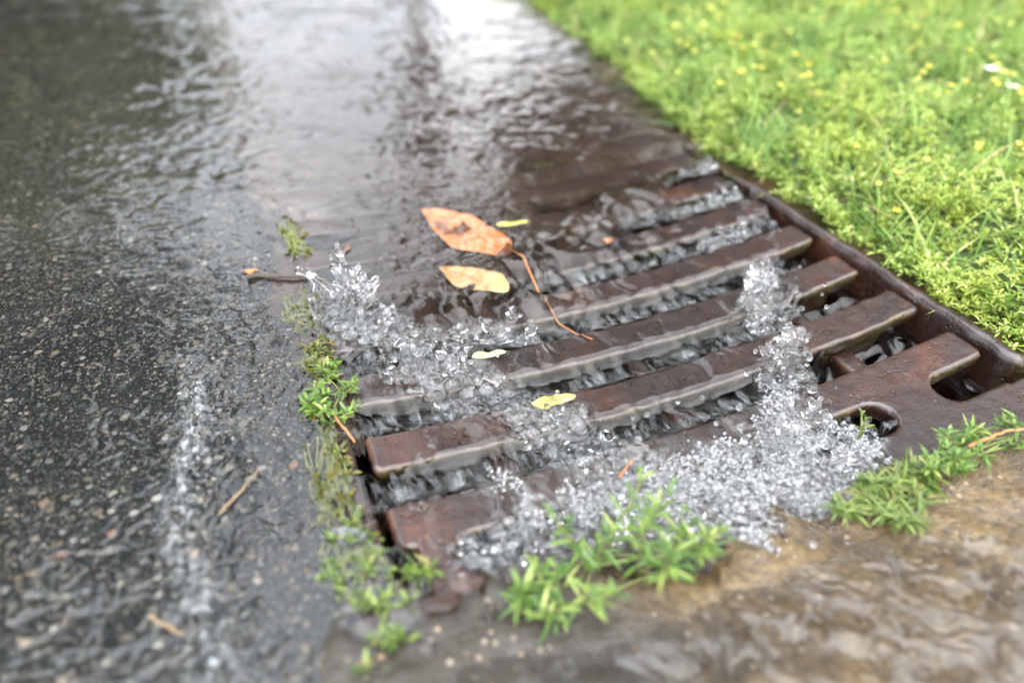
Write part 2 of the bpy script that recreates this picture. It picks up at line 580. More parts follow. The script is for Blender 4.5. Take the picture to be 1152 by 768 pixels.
def slab_from_sdf(name, sdf, u0, u1, v0, v1, step, thick, rad, parent, material=IRON, ztop=None, zoff=0.0):
    """a plate cut out by a signed distance function, dished, with rounded upper edges"""
    us = np.arange(u0, u1 + step, step)
    vs = np.arange(v0, v1 + step, step)
    U, V = np.meshgrid(us, vs, indexing='ij')
    cu, cv = U[:-1, :-1] + step / 2, V[:-1, :-1] + step / 2
    keep = sdf(cu, cv) < 0
    nv = len(vs)
    f = grid_faces(len(us), nv)[keep.ravel()]
    cnt = np.zeros(U.size, int)
    np.add.at(cnt, f.ravel(), 1)
    used = cnt > 0
    bnd = used & (cnt < 4)
    u, v = U.ravel().copy(), V.ravel().copy()
    for _ in range(3):
        d = sdf(u, v); e = 1e-4
        gu = (sdf(u + e, v) - sdf(u - e, v)) / (2 * e)
        gv = (sdf(u, v + e) - sdf(u, v - e)) / (2 * e)
        g2 = gu * gu + gv * gv + 1e-6
        s = np.where(bnd, d / g2, 0)
        s = np.clip(s, -step, step)
        u -= s * gu; v -= s * gv
    d = -sdf(u, v)
    d = np.where(bnd, 0, np.clip(d, 0, None))
    dd = np.clip(rad - d, 0, rad)
    zt = (zg(u) if ztop is None else ztop(u, v)) + zoff
    z = zt - (rad - np.sqrt(np.clip(rad * rad - dd * dd, 0, None))) + .00010 * F_iron(u, v)
    idx = -np.ones(U.size, int)
    idx[used] = np.arange(used.sum())
    top = np.stack([u, v, z], 1)[used]
    ft = idx[f]
    n = len(top)
    # boundary edges
    e = np.concatenate([ft[:, [0, 1]], ft[:, [1, 2]], ft[:, [2, 3]], ft[:, [3, 0]]])
    key = np.sort(e, 1)
    _, ii, c = np.unique(key[:, 0].astype(np.int64) * n + key[:, 1], return_index=True, return_counts=True)
    be = e[ii[c == 1]]
    gu = (sdf(u + 1e-4, v) - sdf(u - 1e-4, v))[used] / 2e-4
    gv = (sdf(u, v + 1e-4) - sdf(u, v - 1e-4))[used] / 2e-4
    verts, quads = [top], [ft]
    prev = 0
    for zi, ins in ((.25, .0002), (.5, .0008), (.8, .002), (1.0, .0035)):
        r = top.copy()
        r[:, 2] = top[:, 2] - thick * zi
        r[:, 0] -= gu * ins; r[:, 1] -= gv * ins
        r[:, :2] += (.0003 * F_fine(top[:, 0] + zi, top[:, 1]))[:, None]
        verts.append(r)
        off = len(verts) - 1
        quads.append(np.stack([be[:, 1] + (off - 1) * n, be[:, 0] + (off - 1) * n, be[:, 0] + off * n, be[:, 1] + off * n], 1))
        prev = off
    quads.append(ft[:, ::-1] + prev * n)
    V_ = inv(parent, np.vstack(verts))
    Q = np.vstack(quads)
    use = np.zeros(len(V_), bool); use[Q.ravel()] = True
    remap = np.cumsum(use) - 1
    return mesh_np(name, V_[use], remap[Q], material, parent)


def box_sdf(u, v, cu, cv, hu, hv, r):
    qx, qy = np.abs(u - cu) - hu + r, np.abs(v - cv) - hv + r
    return np.hypot(np.clip(qx, 0, None), np.clip(qy, 0, None)) + np.minimum(np.maximum(qx, qy), 0) - r


for k in range(0, 7):
    vc = -k * P + BW / 2
    rr = .004 if k > 3 else .008
    jitter = .0012 * math.sin(k * 2.3)
    slab_from_sdf('bar', lambda u, v, vc=vc, rr=rr, j=jitter: box_sdf(u, v, j, vc, HL, BW / 2, rr) + .0004 * F_lump(u, v),
                  -HL - .004, HL + .004, vc - .018, vc + .018, .0015, .0125, .0022, grate)
    # thickened web under each bar
    slab_from_sdf('bar_stiffener', lambda u, v, vc=vc: box_sdf(u, v, 0, vc, HL - .02, BW / 2 - .006, .004),
                  -HL, HL, vc - .012, vc + .012, .003, .03, .001, grate, zoff=-.012)


def plate_sdf(u, v):
    body = np.maximum(box_sdf(u, v, 0, -.4255, .2435, .0395, .004), 0 * u - 1)
    finger = box_sdf(u, v, 0, -7 * P + BW / 2, HL, BW / 2, .004)
    # everything between v=-.465 and the back edge of the last finger
    out = np.minimum(box_sdf(u, v, 0, -.4385, .243, .0265, .004), np.minimum(finger, box_sdf(u, v, 0, -.395, .197, .03, .01)))
    g = (P - BW)
    vs = -7 * P - g / 2 + .001
    mid = box_sdf(u, v, -.032, vs, .146, g / 2 - .001, g / 2 - .0015)
    right = box_sdf(u, v, .2, vs, .047, g / 2 - .001, g / 2 - .0015)
    left = box_sdf(u, v, -.225, vs, .026, g / 2 - .001, g / 2 - .0015)
    return np.maximum(out, -np.minimum(mid, np.minimum(right, left)))


slab_from_sdf('end_plate', plate_sdf, -.25, .25, -.47, -.35, .0015, .0125, .0024, grate)
for uu in (-.13, 0.0, .145):
    slab_from_sdf('cross_rib', lambda u, v, uu=uu: box_sdf(u, v, uu, -.2, .008, .245, .003), uu - .012, uu + .012, -.45, .05, .003, .03, .002,
                  grate, ztop=lambda u, v: zg(u) - .018)

# frame -----------------------------------------------------------------
frame = empty('iron_surround', (0, -.2, 0), 'rusty iron frame with a rounded raised rim round the drain grate', 'drain surround')


def rail(name, prof, v0, v1, mirror=1, step=.004, endround=True):
    prof = np.array(prof)
    n = int((v1 - v0) / step) + 1
    vs = np.linspace(v0, v1, n)
    rows = []
    for i, v in enumerate(vs):
        p = prof.copy()
        e = min(v - v0, .006) / .006
        top = p[:, 1] > -.03
        p[top, 1] = np.where(p[top, 1] > -.001, p[top, 1] * (1 - .9 * float(sst(-.16, -.06, v))), p[top, 1]) - .003 * float(sst(-.12, -.02, v))
        s = math.sqrt(max(0, 1 - (1 - e) ** 2)) if endround else 1
        cx = .2205
        p[top, 0] = cx + (p[top, 0] - cx) * (.55 + .45 * s)
        p[top, 1] = p[top, 1] * (.3 + .7 * s) - .001 * (1 - s)
        uu = p[:, 0] + .0005 * F_lump(p[:, 0], np.full(len(p), v)) + .0005 * F_fine(p[:, 0] * 3, np.full(len(p), v))
        zz = p[:, 1] + .0005 * F_lump(p[:, 0] + .3, np.full(len(p), v))
        rows.append(np.stack([mirror * uu, np.full(len(p), v), zz], 1))
    V = np.vstack(rows)
    f = grid_faces(n, len(prof))
    if mirror < 0: f = f[:, ::-1]
    m = len(prof)
    # end caps as fans
    c0 = V[:m].mean(0); c1 = V[-m:].mean(0)
    t = [(len(V), i, (i + 1) % m) for i in range(m)] + [(len(V) + 1, (n - 1) * m + (i + 1) % m, (n - 1) * m + i) for i in range(m)]
    V = np.vstack([V, c0, c1])
    return mesh_np(name, inv(frame, V), [f, np.array(t)], IRON, frame)


prof = [(.2125, -.07), (.2125, -.02), (.2128, -.002), (.2134, .0014), (.2150, .0036), (.2178, .0046), (.2205, .0042), (.2228, .0026), (.2240, .0002),
        (.226, -.0012), (.235, -.0016), (.247, -.0020), (.249, -.0045), (.249, -.03), (.249, -.07)]
rail('raised_rim', prof, -.4045, .045)
profl = [(.2125, -.07), (.2125, -.02), (.2128, -.003), (.2136, -.0030), (.2160, -.0018), (.22, -.0016), (.225, -.002), (.232, -.003), (.241, -.0034), (.245, -.004), (.245, -.03), (.245, -.07)]
rail('side_rail', profl, -.462, .045, -1)
# back rail across the top of the grate
slab_from_sdf('back_rail', lambda u, v: box_sdf(u, v, 0, .0485, .2115, .0125, .004), -.215, .215, .03, .066, .0025, .05, .003, frame)

# chamber under the grate
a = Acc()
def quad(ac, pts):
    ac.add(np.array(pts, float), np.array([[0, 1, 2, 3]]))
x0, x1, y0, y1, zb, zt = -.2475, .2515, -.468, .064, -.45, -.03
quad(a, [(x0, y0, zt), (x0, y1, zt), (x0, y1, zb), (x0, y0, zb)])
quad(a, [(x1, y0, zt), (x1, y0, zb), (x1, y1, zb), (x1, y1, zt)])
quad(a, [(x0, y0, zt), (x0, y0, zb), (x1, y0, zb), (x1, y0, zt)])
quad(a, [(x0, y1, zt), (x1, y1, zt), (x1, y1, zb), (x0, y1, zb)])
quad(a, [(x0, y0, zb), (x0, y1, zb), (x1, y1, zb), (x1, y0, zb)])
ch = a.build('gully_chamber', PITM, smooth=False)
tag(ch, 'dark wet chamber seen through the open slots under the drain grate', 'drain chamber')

# ------------------------------------------------------------------ road, gutter, lawn, ground
def sheet(name, us, vs, zf, m):
    U, V = np.meshgrid(us, vs, indexing='ij')
    Z = zf(U, V)
    return tag(mesh_np(name, np.stack([U, V, Z], -1).reshape(-1, 3), grid_faces(len(us), len(vs)), m), kind='structure')


def spaced(*segs):
    """segs: (start, end, step) ..."""
    out = [np.arange(a, b, s) for a, b, s in segs]
    return np.concatenate(out + [[segs[-1][1]]])


F_ragged = Field(14, 256, .8, .03, .2)


def lawn_edge(v):
    v = np.asarray(v, float)
    e = np.interp(v, [-3, -.5, -.02, .03, .1, .26, .6, 1.0, 2.0, 16], [.244, .243, .243, .238, .252, .282, .315, .335, .36, .4])
    return e + .006 * F_ragged(v * 0 + .1, v) * (v > .03)


sheet('road', spaced((-7, -1.2, .4), (-1.2, -.26, .01), (-.26, -.222, .002), (-.2219, -.2218, .0001)), spaced((-4, -.7, .3), (-.7, 1.6, .006), (1.6, 14, .5)), road_z, ASPHALT)


def strip(name, vs, nu, m, ul):
    rows = []
    for v in vs:
        u = np.linspace(ul, (.236 if v < .066 else lawn_edge(v) + .03) if v > -.4 else .60, nu)
        z = gutter_z(u, np.full(nu, v)) - (.04 * (u > .236) if -.467 < v < -.2 else 0)
        rows.append(np.stack([u, np.full(nu, v), z], 1))
    return tag(mesh_np(name, np.vstack(rows), grid_faces(len(vs), nu)[:, ::-1], m), kind='structure')


strip('gutter', spaced((-.03, 1.6, .004), (1.6, 14, .5)), 90, SILT, -.252)
strip('gutter', spaced((-4, -.75, .25), (-.75, -.412, .003)), 200, SLAB, -.252)


def lawn_z(u, v):
    d = u - lawn_edge(v)
    return -.004 + .020 * sst(0, .07, d) + .03 * np.clip(d - .03, 0, 3) + .003 * F_lump(u * .4, v * .4)


vsl = spaced((-.4665, 1.8, .012), (1.8, 14, .4))
rows = []
tt = np.concatenate([np.linspace(0, .25, 30), np.linspace(.27, 1.6, 40), np.linspace(1.8, 20, 12)])
for v in vsl:
    u = np.maximum(lawn_edge(v), .2495 if v < .06 else 0) + tt - (.004 if v < .07 else 0)
    z = lawn_z(u, np.full(len(tt), v)); z[0] -= .08
    rows.append(np.stack([u, np.full(len(tt), v), z], 1))
tag(mesh_np('lawn', np.vstack(rows), grid_faces(len(vsl), len(tt))[:, ::-1], SOIL), kind='structure')
a = Acc()
for (ax, bx, ay, by) in ((-90, 90, 14, 150), (-90, 90, -90, -4), (-90, -7, -4, 14), (20, 90, -4, 14)):
    quad(a, [(ax, ay, -.02), (bx, ay, -.02), (bx, by, -.02), (ax, by, -.02)])
tag(a.build('ground', GROUNDM, smooth=False), kind='structure')

# silt packed into the channel beside the left rail
for (va, vb) in ((-.288, .03), (-.462, -.40)):
    vv_ = np.arange(va, vb, .003); uu_ = np.linspace(-.2145, -.2025, 7)
    Us, Vs = np.meshgrid(uu_, vv_, indexing='ij')
    endf = np.minimum(sst(0, .025, Vs - va), 1)
    Zs = -.0035 + .0028 * F_fine(Us, Vs * .6) - .02 * (1 - endf) - .0015 * sst(-.209, -.2025, Us)
    tag(mesh_np('silt', np.stack([Us, Vs, Zs], -1).reshape(-1, 3), grid_faces(len(uu_), len(vv_)), SILT), kind='structure')

# ------------------------------------------------------------------ water
F_pool = Field(31, 512, 1.4, .055, .22, 1.0)
F_pool2 = Field(32, 512, .6, .012, .04, .6, .5)
F_rip = Field(33, 512, .5, .010, .026, 2.6, math.radians(68))
F_patch = Field(42, 256, 1.1, .08, .4)
F_str = Field(34, 512, .6, .014, .045, 4.5, math.radians(8))
F_cur = Field(43, 512, .6, .013, .040, 4.0, math.radians(8))
F_tur = Field(35, 768, .4, .005, .030)
F_tur2 = Field(36, 768, .4, .003, .010)
F_wx, F_wy = Field(37, 256, .4, .02, .08), Field(38, 256, .4, .02, .08)
F_edge = Field(39, 256, .5, .008, .05)
F_line = Field(40, 512, .5, .013, .035, .7, 0)
F_slab = Field(41, 512, .6, .008, .024, 7.0, math.radians(41))


def blob(u, v, pts):
    """soft mask round a polyline of (u, v, radius)"""
    best = np.zeros_like(u)
    for (a0, b0, r0), (a1, b1, r1) in zip(pts[:-1], pts[1:]):
        dx, dy = a1 - a0, b1 - b0
        t = np.clip(((u - a0) * dx + (v - b0) * dy) / (dx * dx + dy * dy + 1e-12), 0, 1)
        d = np.hypot(u - a0 - t * dx, v - b0 - t * dy) / (r0 + t * (r1 - r0))
        best = np.maximum(best, np.exp(-(d ** 2) * 1.2))
    return best


PATH_L = [(-.195, -.165, .016), (-.185, -.20, .024), (-.165, -.245, .022), (-.13, -.275, .022), (-.10, -.30, .022), (-.085, -.345, .026), (-.06, -.385, .022)]
PATH_L2 = [(-.16, -.225, .014), (-.10, -.228, .013), (-.06, -.226, .008)]
PATH_L3 = [(-.175, -.40, .012), (-.13, -.395, .018), (-.06, -.40, .03), (.0, -.41, .028), (.055, -.405, .022)]
PATH_R1 = [(.140, -.240, .009), (.115, -.268, .015), (.100, -.292, .012)]
PATH_R2 = [(.092, -.322, .008), (.070, -.352, .014), (.05, -.375, .012)]
PATH_R3 = [(.198, -.068, .006), (.180, -.071, .006)]
PATH_R4 = [(.188, -.124, .006), (.160, -.127, .006)]
PATH_R5 = [(.168, -.179, .007), (.130, -.183, .007)]


def turb(u, v):
    return np.clip(np.maximum.reduce([blob(u, v, PATH_L), .8 * blob(u, v, PATH_L2), .9 * blob(u, v, PATH_L3), .65 * blob(u, v, PATH_R1), .65 * blob(u, v, PATH_R2), .7 * blob(u, v, PATH_R3), .7 * blob(u, v, PATH_R4), .7 * blob(u, v, PATH_R5)]), 0, 1)


def dry_edge(v):
    return np.interp(v, [-.56, -.52, -.495, -.475, -.45, -.425, -.405, -.385, -.36, -.33, -.275, -.22, -.19, -.12, -.06, .0],
                     [.26, .24, .10, .06, .085, .092, .102, .084, .094, .112, .146, .172, .196, .206, .232, .6])


def slot_t(u, v):
    k = np.floor(-v / P)
    t = (-v - k * P) / (P - BW)
    return k, t


def drained(u, v):
    """0 in the pool that stands over the far bars, 1 where only a film runs over the iron"""
    v0 = -.060 - .50 * (.12 - np.clip(u, -.2, .2)) + .012 * F_wx(u, v)
    return sst(0, 1, (v0 - v) / .09)


def calm(u, v):
    """water surface without ripples"""
    bed = np.where(u < -.245, road_z(u, v), np.where((v < -.4665) | (v > .06), gutter_z(u, v), np.where(u > .2, .0, zg(u))))
    base = np.where(u < -.21, sst(-.21, -.25, u) * (.016 * np.clip(-.25 - u, 0, 4)), 0)
    lvl = .0012
    far = np.maximum(lvl, base + .0022)
    film = np.where(u < -.21, base + .0020, zg(np.clip(u, -.21, .3)) + .0030 - .0012 * sst(-.1, -.19, u))
    t = drained(u, v)
    h = far * (1 - t) + film * t
    slab = gutter_z(u, v) + .0022
    h = h * (1 - sst(-.455, -.475, v)) + slab * sst(-.455, -.475, v)
    k, tt = slot_t(u, v)
    dip = np.interp(-v, [0, .055, .11, .165, .22, .275, .33, .385, .42], [.0001, .0006, .002, .0045, .007, .008, .007, .0022, .001])
    prof = sst(-.18, .30, tt) * (1 - sst(.72, 1.10, tt)) + (sst(1.0 + 28.5 / 26.5 - .18, 1.0 + 28.5 / 26.5, tt) * sst(-.18, .30, 0.0))
    inside = sst(-.212, -.200, u) * (1 - sst(.196, .206, u))
    h = h - (.12 + .88 * t) * dip * prof * inside * (v < .02) * (v > -.42) * (1 - .35 * sst(.0, -.15, u) * (v > -.2))
    return h


def water_h(u, v):
    wu = u + .010 * F_wx(u, v); wv = v + .010 * F_wy(u, v)
    h = calm(u, v)
    road = sst(-.21, -.26, u)
    t = drained(u, v)
    pool = (1 - t) * sst(-.42, -.25, u)
    farpool = sst(-.1, .2, v)
    h = h + (.00036 * pool + .00012 * road * farpool) * 1.25 * F_pool(wu * .8, wv * 1.15) * (.5 + .5 * farpool)
    h = h + (.00003 * pool + .00002) * F_pool2(wu * 1.3, wv)
    h = h + .00030 * road * sst(.02, -.12, v) * F_rip(wu, wv) * (.25 + .75 * sst(-.27, -.32, u)) * np.clip(.7 + .5 * F_patch(u, v), .12, 1.4)
    h = h + .00005 * road * farpool * F_pool2(wu, wv)
    # the standing ridge where two sheets of water meet on the road
    ridge = np.exp(-((u + .298 + .006 * np.sin(v * 33)) / .013) ** 2) * sst(-.16, -.26, v)
    h = h + ridge * (.0016 + .0026 * (1 - 1.4 * np.abs(F_line(wu, wv))))
    film = (1 - road) * t * (v > -.47)
    h = h + film * .00060 * F_str(u + .3 * (wu - u), v)
    k, tt = slot_t(u, v)
    ins = sst(-.05, .2, tt) * (1 - sst(.9, 1.1, tt)) * (np.abs(u) < .206) * (v < -.03) * (v > -.42)
    h = h + ins * .0007 * sst(-.04, -.2, v) * F_cur(u + .3 * (wu - u), wv * .8)
    sl = sst(-.455, -.49, v)
    h = h + .00025 * F_pool2(wu * 1.2, wv * 1.2) * sst(-.40, -.43, v) * sst(-.05, -.12, u)
    h = h + sl * .0008 * F_slab(u + .6 * (wu - u), v + .6 * (wv - v)) * np.clip(.6 + .5 * F_patch(u * 2.2, v * 2.2), .1, 1.3)
    h = h + sl * .0002 * F_pool2(wu, wv)
    h = h + .00022 * F_pool2(wu, wv) * blob(u, v, [(-.075, -.09, .05), (-.07, -.17, .05)])
    T = turb(u, v)
    T = T * (1 - .45 * (ins > 0) * sst(0, .3, ins))
    h = h + T * (.0026 * (np.abs(F_tur(wu, wv)) * -1.3 + 1.0) + .0006 * F_tur2(wu, wv))
    # ring from a falling drop
    ru, rv = at(612, 293, 0)
    r = np.hypot(u - ru, v - rv)
    h = h + .0006 * np.cos(r * 2 * PI / .011) * np.exp(-r / .014)
    return h


us = spaced((-.95, -.44, .004), (-.44, .25, .0014), (.25, .40, .003))
vs = spaced((-.64, .02, .0014), (.02, .32, .002), (.32, 1.9, .005))
U, V = np.meshgrid(us, vs, indexing='ij')
H = water_h(U, V)
ed = dry_edge(V) + .008 * F_edge(U, V)
W = sst(-.004, .008, ed - U)
iron = (np.abs(U) < .25) & (V < .06) & (V > -.467)
# water runs out towards the dry iron: thins, then dives under the metal or down the slot
H = H - (1 - W) * np.where(iron, .03, .006)
# finger ends and slot on the left where the grate stands clear of the water
def clear_l(u, v):
    a = box_sdf(u, v, -.196, -.315, .022, .0125, .006)     # the open slot behind the left finger
    b = box_sdf(u, v, -.182, -.372, .026, .010, .006)      # and the one in front of it
    return np.maximum(sst(.004, -.004, a + .003 * F_edge(u, v)), sst(.004, -.004, b + .003 * F_edge(u + .1, v)))
H = H - clear_l(U, V) * .05
okv = (H > -.05)
bank = U < np.where(V > -.46, np.where(V > .035, lawn_edge(V) + .02, .2128), .6)
okv &= bank
f = grid_faces(len(us), len(vs))
keep = okv.ravel()[f].all(1)
f = f[keep]
used = np.zeros(U.size, bool); used[f.ravel()] = True
remap = np.cumsum(used) - 1
tag(mesh_np('water', np.stack([U, V, H], -1).reshape(-1, 3)[used], remap[f], WATER), kind='structure')

# ------------------------------------------------------------------ splashes, foam, drops


def remesh(name, v, f, voxel, smooth_it, material):
    tmp = mesh_np('tmp', v, f, None)
    md = tmp.modifiers.new('r', 'REMESH'); md.mode = 'VOXEL'; md.voxel_size = voxel; md.use_smooth_shade = True
    ms = tmp.modifiers.new('s', 'SMOOTH'); ms.factor = .5; ms.iterations = smooth_it
    dg = bpy.context.evaluated_depsgraph_get()
    me = bpy.data.meshes.new_from_object(tmp.evaluated_get(dg))
    bpy.data.objects.remove(tmp)
    me.name = name
    me.materials.clear(); me.materials.append(material)
    me.polygons.foreach_set('use_smooth', np.ones(len(me.polygons), bool))
    o = bpy.data.objects.new(name, me)
    COL.objects.link(o)
    return o


def jets(path, njet, hmax, seed, nbase, rb=(.0015, .004), lean=(0, 0)):
    r = np.random.default_rng(seed)
    C, R, S = [], [], []
    seg = np.array(path)
    ln = np.concatenate([[0], np.cumsum(np.hypot(*(seg[1:, :2] - seg[:-1, :2]).T))])

    def pick(n, spread):
        t = r.uniform(0, ln[-1], n)
        u = np.interp(t, ln, seg[:, 0]); v = np.interp(t, ln, seg[:, 1]); rad = np.interp(t, ln, seg[:, 2])
        a = r.uniform(0, 2 * PI, n); q = np.sqrt(r.uniform(0, 1, n)) * spread
        return u + q * rad * np.cos(a), v + q * rad * np.sin(a)
    u, v = pick(nbase, 1.0)
    h = calm(u, v)
    rad = r.uniform(*rb, nbase)
    C.append(np.stack([u, v, h + r.uniform(-.5, .9, nbase) * rad], 1)); R.append(rad)
    S.append(np.stack([r.uniform(.7, 2.2, nbase), r.uniform(.7, 1.6, nbase), r.uniform(.5, 1.0, nbase)], 1))
    ju, jv = pick(njet, .9)
    jh = calm(ju, jv)
    for i in range(njet):
        top = hmax * r.uniform(.25, 1) ** 2
        dx, dy = r.normal(0, .5, 2) * top + np.array(lean) * top
        n = max(5, int(top / .0012))
        s = np.linspace(0, 1, n)
        r0 = r.uniform(.0018, .0038)
        wob = r.uniform(0, 6)
        x = ju[i] + dx * s + .0012 * np.sin(wob + s * 7)
        y = jv[i] + dy * s + .0012 * np.cos(wob * 2 + s * 6)
        z = jh[i] + top * (1.6 * s - .6 * s * s)
        rr = r0 * (1 - .62 * s) + .0003
        rr[-1] = r0 * r.uniform(.55, 1.15)
        C.append(np.stack([x, y, z], 1)); R.append(rr); S.append(np.ones((n, 3)))
    # thin curling sheets: fans of neighbouring jets
    for i in range(max(3, njet // 3)):
        k = int(r.integers(0, njet))
        top0 = hmax * r.uniform(.35, .9)
        a0 = r.uniform(0, 2 * PI); wid = r.uniform(.008, .018)
        ns = int(wid / .0011); nh = max(5, int(top0 / .0013))
        a_, s_ = np.meshgrid(np.linspace(-1, 1, ns), np.linspace(0, 1, nh), indexing='ij')
        top = top0 * (1 - .5 * a_ ** 2 + .22 * np.sin(a_ * 7 + i * 3))
        out = top * s_ ** 1.4 * r.uniform(.2, .9)
        x = ju[k] + math.cos(a0) * a_ * wid / 2 * (1 + .5 * s_) - math.sin(a0) * out + lean[0] * top * s_
        y = jv[k] + math.sin(a0) * a_ * wid / 2 * (1 + .5 * s_) + math.cos(a0) * out + lean[1] * top * s_
        z = jh[k] + top * (1.5 * s_ - .5 * s_ * s_) + .0008 * np.sin(a_ * 13 + s_ * 9)
        rr = .0011 + .0009 * (s_ > .88) * r.uniform(.3, 1.3, s_.shape)
        C.append(np.stack([x, y, z], -1).reshape(-1, 3)); R.append(rr.ravel()); S.append(np.ones((rr.size, 3)))
    return np.vstack(C), np.concatenate(R), np.vstack(S)


def splash(name, label, specs, voxel=.0008):
    C, R, S = zip(*[jets(*sp[:-1], **sp[-1]) for sp in specs])
    v, f = spheres(np.vstack(C), np.concatenate(R), np.vstack(S), ICO2)
    o = remesh(name, v, f, voxel, 14, SPLASH)
    return tag(o, label, 'splash', kind='stuff')


splash('water_splash', 'tall clear splash leaping off the left edge of the grate beside the moss',
       [([(-.195, -.165, .013), (-.186, -.185, .018), (-.165, -.21, .018)], 26, .034, 5, 520, dict(lean=(.15, .1), rb=(.002, .0048))),
        (PATH_L[2:], 22, .009, 6, 620, dict()),
        (PATH_L2, 14, .006, 8, 130, dict(rb=(.001, .0028)))])
splash('water_splash', 'clear splash breaking over the bar tips near the raised right rim',
       [([(.135, -.245, .010), (.112, -.272, .018), (.100, -.292, .014)], 22, .023, 9, 150, dict(lean=(-.1, -.1))),
        ([(.09, -.322, .010), (.072, -.350, .017)], 18, .019, 10, 110, dict()),
        ([(.204, -.066, .008), (.190, -.070, .010), (.17, -.072, .005)], 7, .008, 12, 70, dict(rb=(.001, .003))),
        ([(.196, -.122, .008), (.178, -.126, .010), (.155, -.128, .005)], 7, .009, 13, 80, dict(rb=(.001, .003))),
        ([(.172, -.176, .009), (.150, -.181, .011), (.12, -.184, .006)], 9, .011, 14, 100, dict(rb=(.001, .0034)))])

splash('water_splash', 'low froth of clear water churning along the front slot beside the bushy weed',
       [(PATH_L3, 16, .009, 15, 520, dict(rb=(.0008, .0030))),
        ([(-.01, -.436, .016), (.035, -.438, .018), (.06, -.42, .014)], 6, .006, 16, 240, dict(rb=(.0008, .0024))),
        ([(.02, -.39, .018), (.06, -.385, .016)], 16, .013, 17, 220, dict(rb=(.001, .0032)))], .0007)

# foam: packed bubbles on the water along the front slots
r = np.random.default_rng(77)


def foam_mask(u, v):
    m1 = blob(u, v, [(-.10, -.385, .016), (-.06, -.392, .026), (-.02, -.40, .034), (.03, -.405, .032), (.07, -.408, .022)])
    m2 = blob(u, v, [(-.015, -.44, .022), (.03, -.44, .024), (.05, -.435, .018)])
    m3 = .8 * blob(u, v, [(.04, -.37, .016), (.075, -.345, .012)])
    m4 = .24 * blob(u, v, [(-.18, -.20, .014), (-.15, -.245, .013), (-.10, -.285, .015), (-.08, -.34, .015)])
    m5 = .42 * blob(u, v, [(.12, -.26, .011), (.105, -.28, .011)])
    m6 = .5 * blob(u, v, [(-.13, -.385, .02), (-.14, -.35, .015)])
    k, tt = slot_t(u, v)
    m7 = .0 * sst(.0, .25, tt) * (1 - sst(.55, .95, tt)) * sst(-.06, -.16, v) * (v > -.40) * sst(-.17, -.10, u) * (.5 + .5 * sst(.0, .08, np.abs(u + .02)))
    m8 = .34 * np.maximum.reduce([blob(u, v, [(.198, -.068, .009), (.178, -.071, .008)]), blob(u, v, [(.188, -.124, .009), (.16, -.127, .008)]), blob(u, v, [(.168, -.179, .010), (.13, -.183, .010)]), blob(u, v, [(.14, -.235, .012), (.12, -.25, .014)])])
    m9 = .4 * blob(u, v, [(-.172, -.40, .009), (-.13, -.40, .012)])
    return np.maximum.reduce([m1, m2, m3, m4, m5, m6, m7, m8, m9])


u = r.uniform(-.21, .2, 150000); v = r.uniform(-.47, -.13, 150000)
fm = foam_mask(u, v)
holes = sst(-.9, .1, F_wx(u * 1.6 + .2, v * 1.6))
sel = (r.uniform(0, 1, len(u)) < np.clip(fm * 1.5 - .45, 0, 1) * .6 * (.10 + .90 * holes)) & (u < dry_edge(v) - .004)
u, v = u[sel], v[sel]
rad = .0004 + .0017 * r.beta(1.1, 4.5, len(u))
big = r.uniform(0, 1, len(u)) < .03
slotty = (v > -.36) & (v < -.06)
rad = np.where(v < -.405, rad * (1 + .55 * sst(-.405, -.43, v)), rad)
rad = np.where(slotty, np.minimum(rad, .0011), rad)
rad[big & ~slotty] *= 1.7
# thin out so that bubbles touch rather than interpenetrate
order = np.argsort(-rad)
cellg, keepi = {}, []
cs = .005
for i in order:
    ci, cj = int(u[i] // cs), int(v[i] // cs)
    okb = True
    for di in (-1, 0, 1):
        for dj in (-1, 0, 1):
            for j in cellg.get((ci + di, cj + dj), ()):
                if (u[i] - u[j]) ** 2 + (v[i] - v[j]) ** 2 < (.82 * (rad[i] + rad[j])) ** 2:
                    okb = False; break
            if not okb: break
        if not okb: break
    if okb:
        cellg.setdefault((ci, cj), []).append(i); keepi.append(i)
keepi = np.array(keepi)
u, v, rad = u[keepi], v[keepi], rad[keepi]
print('bubbles', len(u))
z = water_h(u, v) + rad * .12
# in the slots the air is beaten in deeper: more small bubbles below the surface layer
k, tt = slot_t(u, v)
deep = (tt > -.05) & (tt < 1.05) & (v < -.26)
ud = np.tile(u[deep], 2) + r.normal(0, .0012, deep.sum() * 2); vd = np.tile(v[deep], 2) + r.normal(0, .0012, deep.sum() * 2)
u = np.concatenate([u, ud]); v = np.concatenate([v, vd])
z = np.concatenate([z, np.tile(z[deep], 2) - np.repeat([.0026, .0052], deep.sum())])
rad = np.concatenate([rad, np.clip(np.tile(rad[deep], 2), .0008, .0016)])
vv, ff = spheres(np.stack([u, v, z], 1), rad, None, ICO2)
tag(mesh_np('foam', vv, ff, BUBBLE), 'white bubbly foam gathered on the water along the front of the grate', 'foam', kind='stuff')

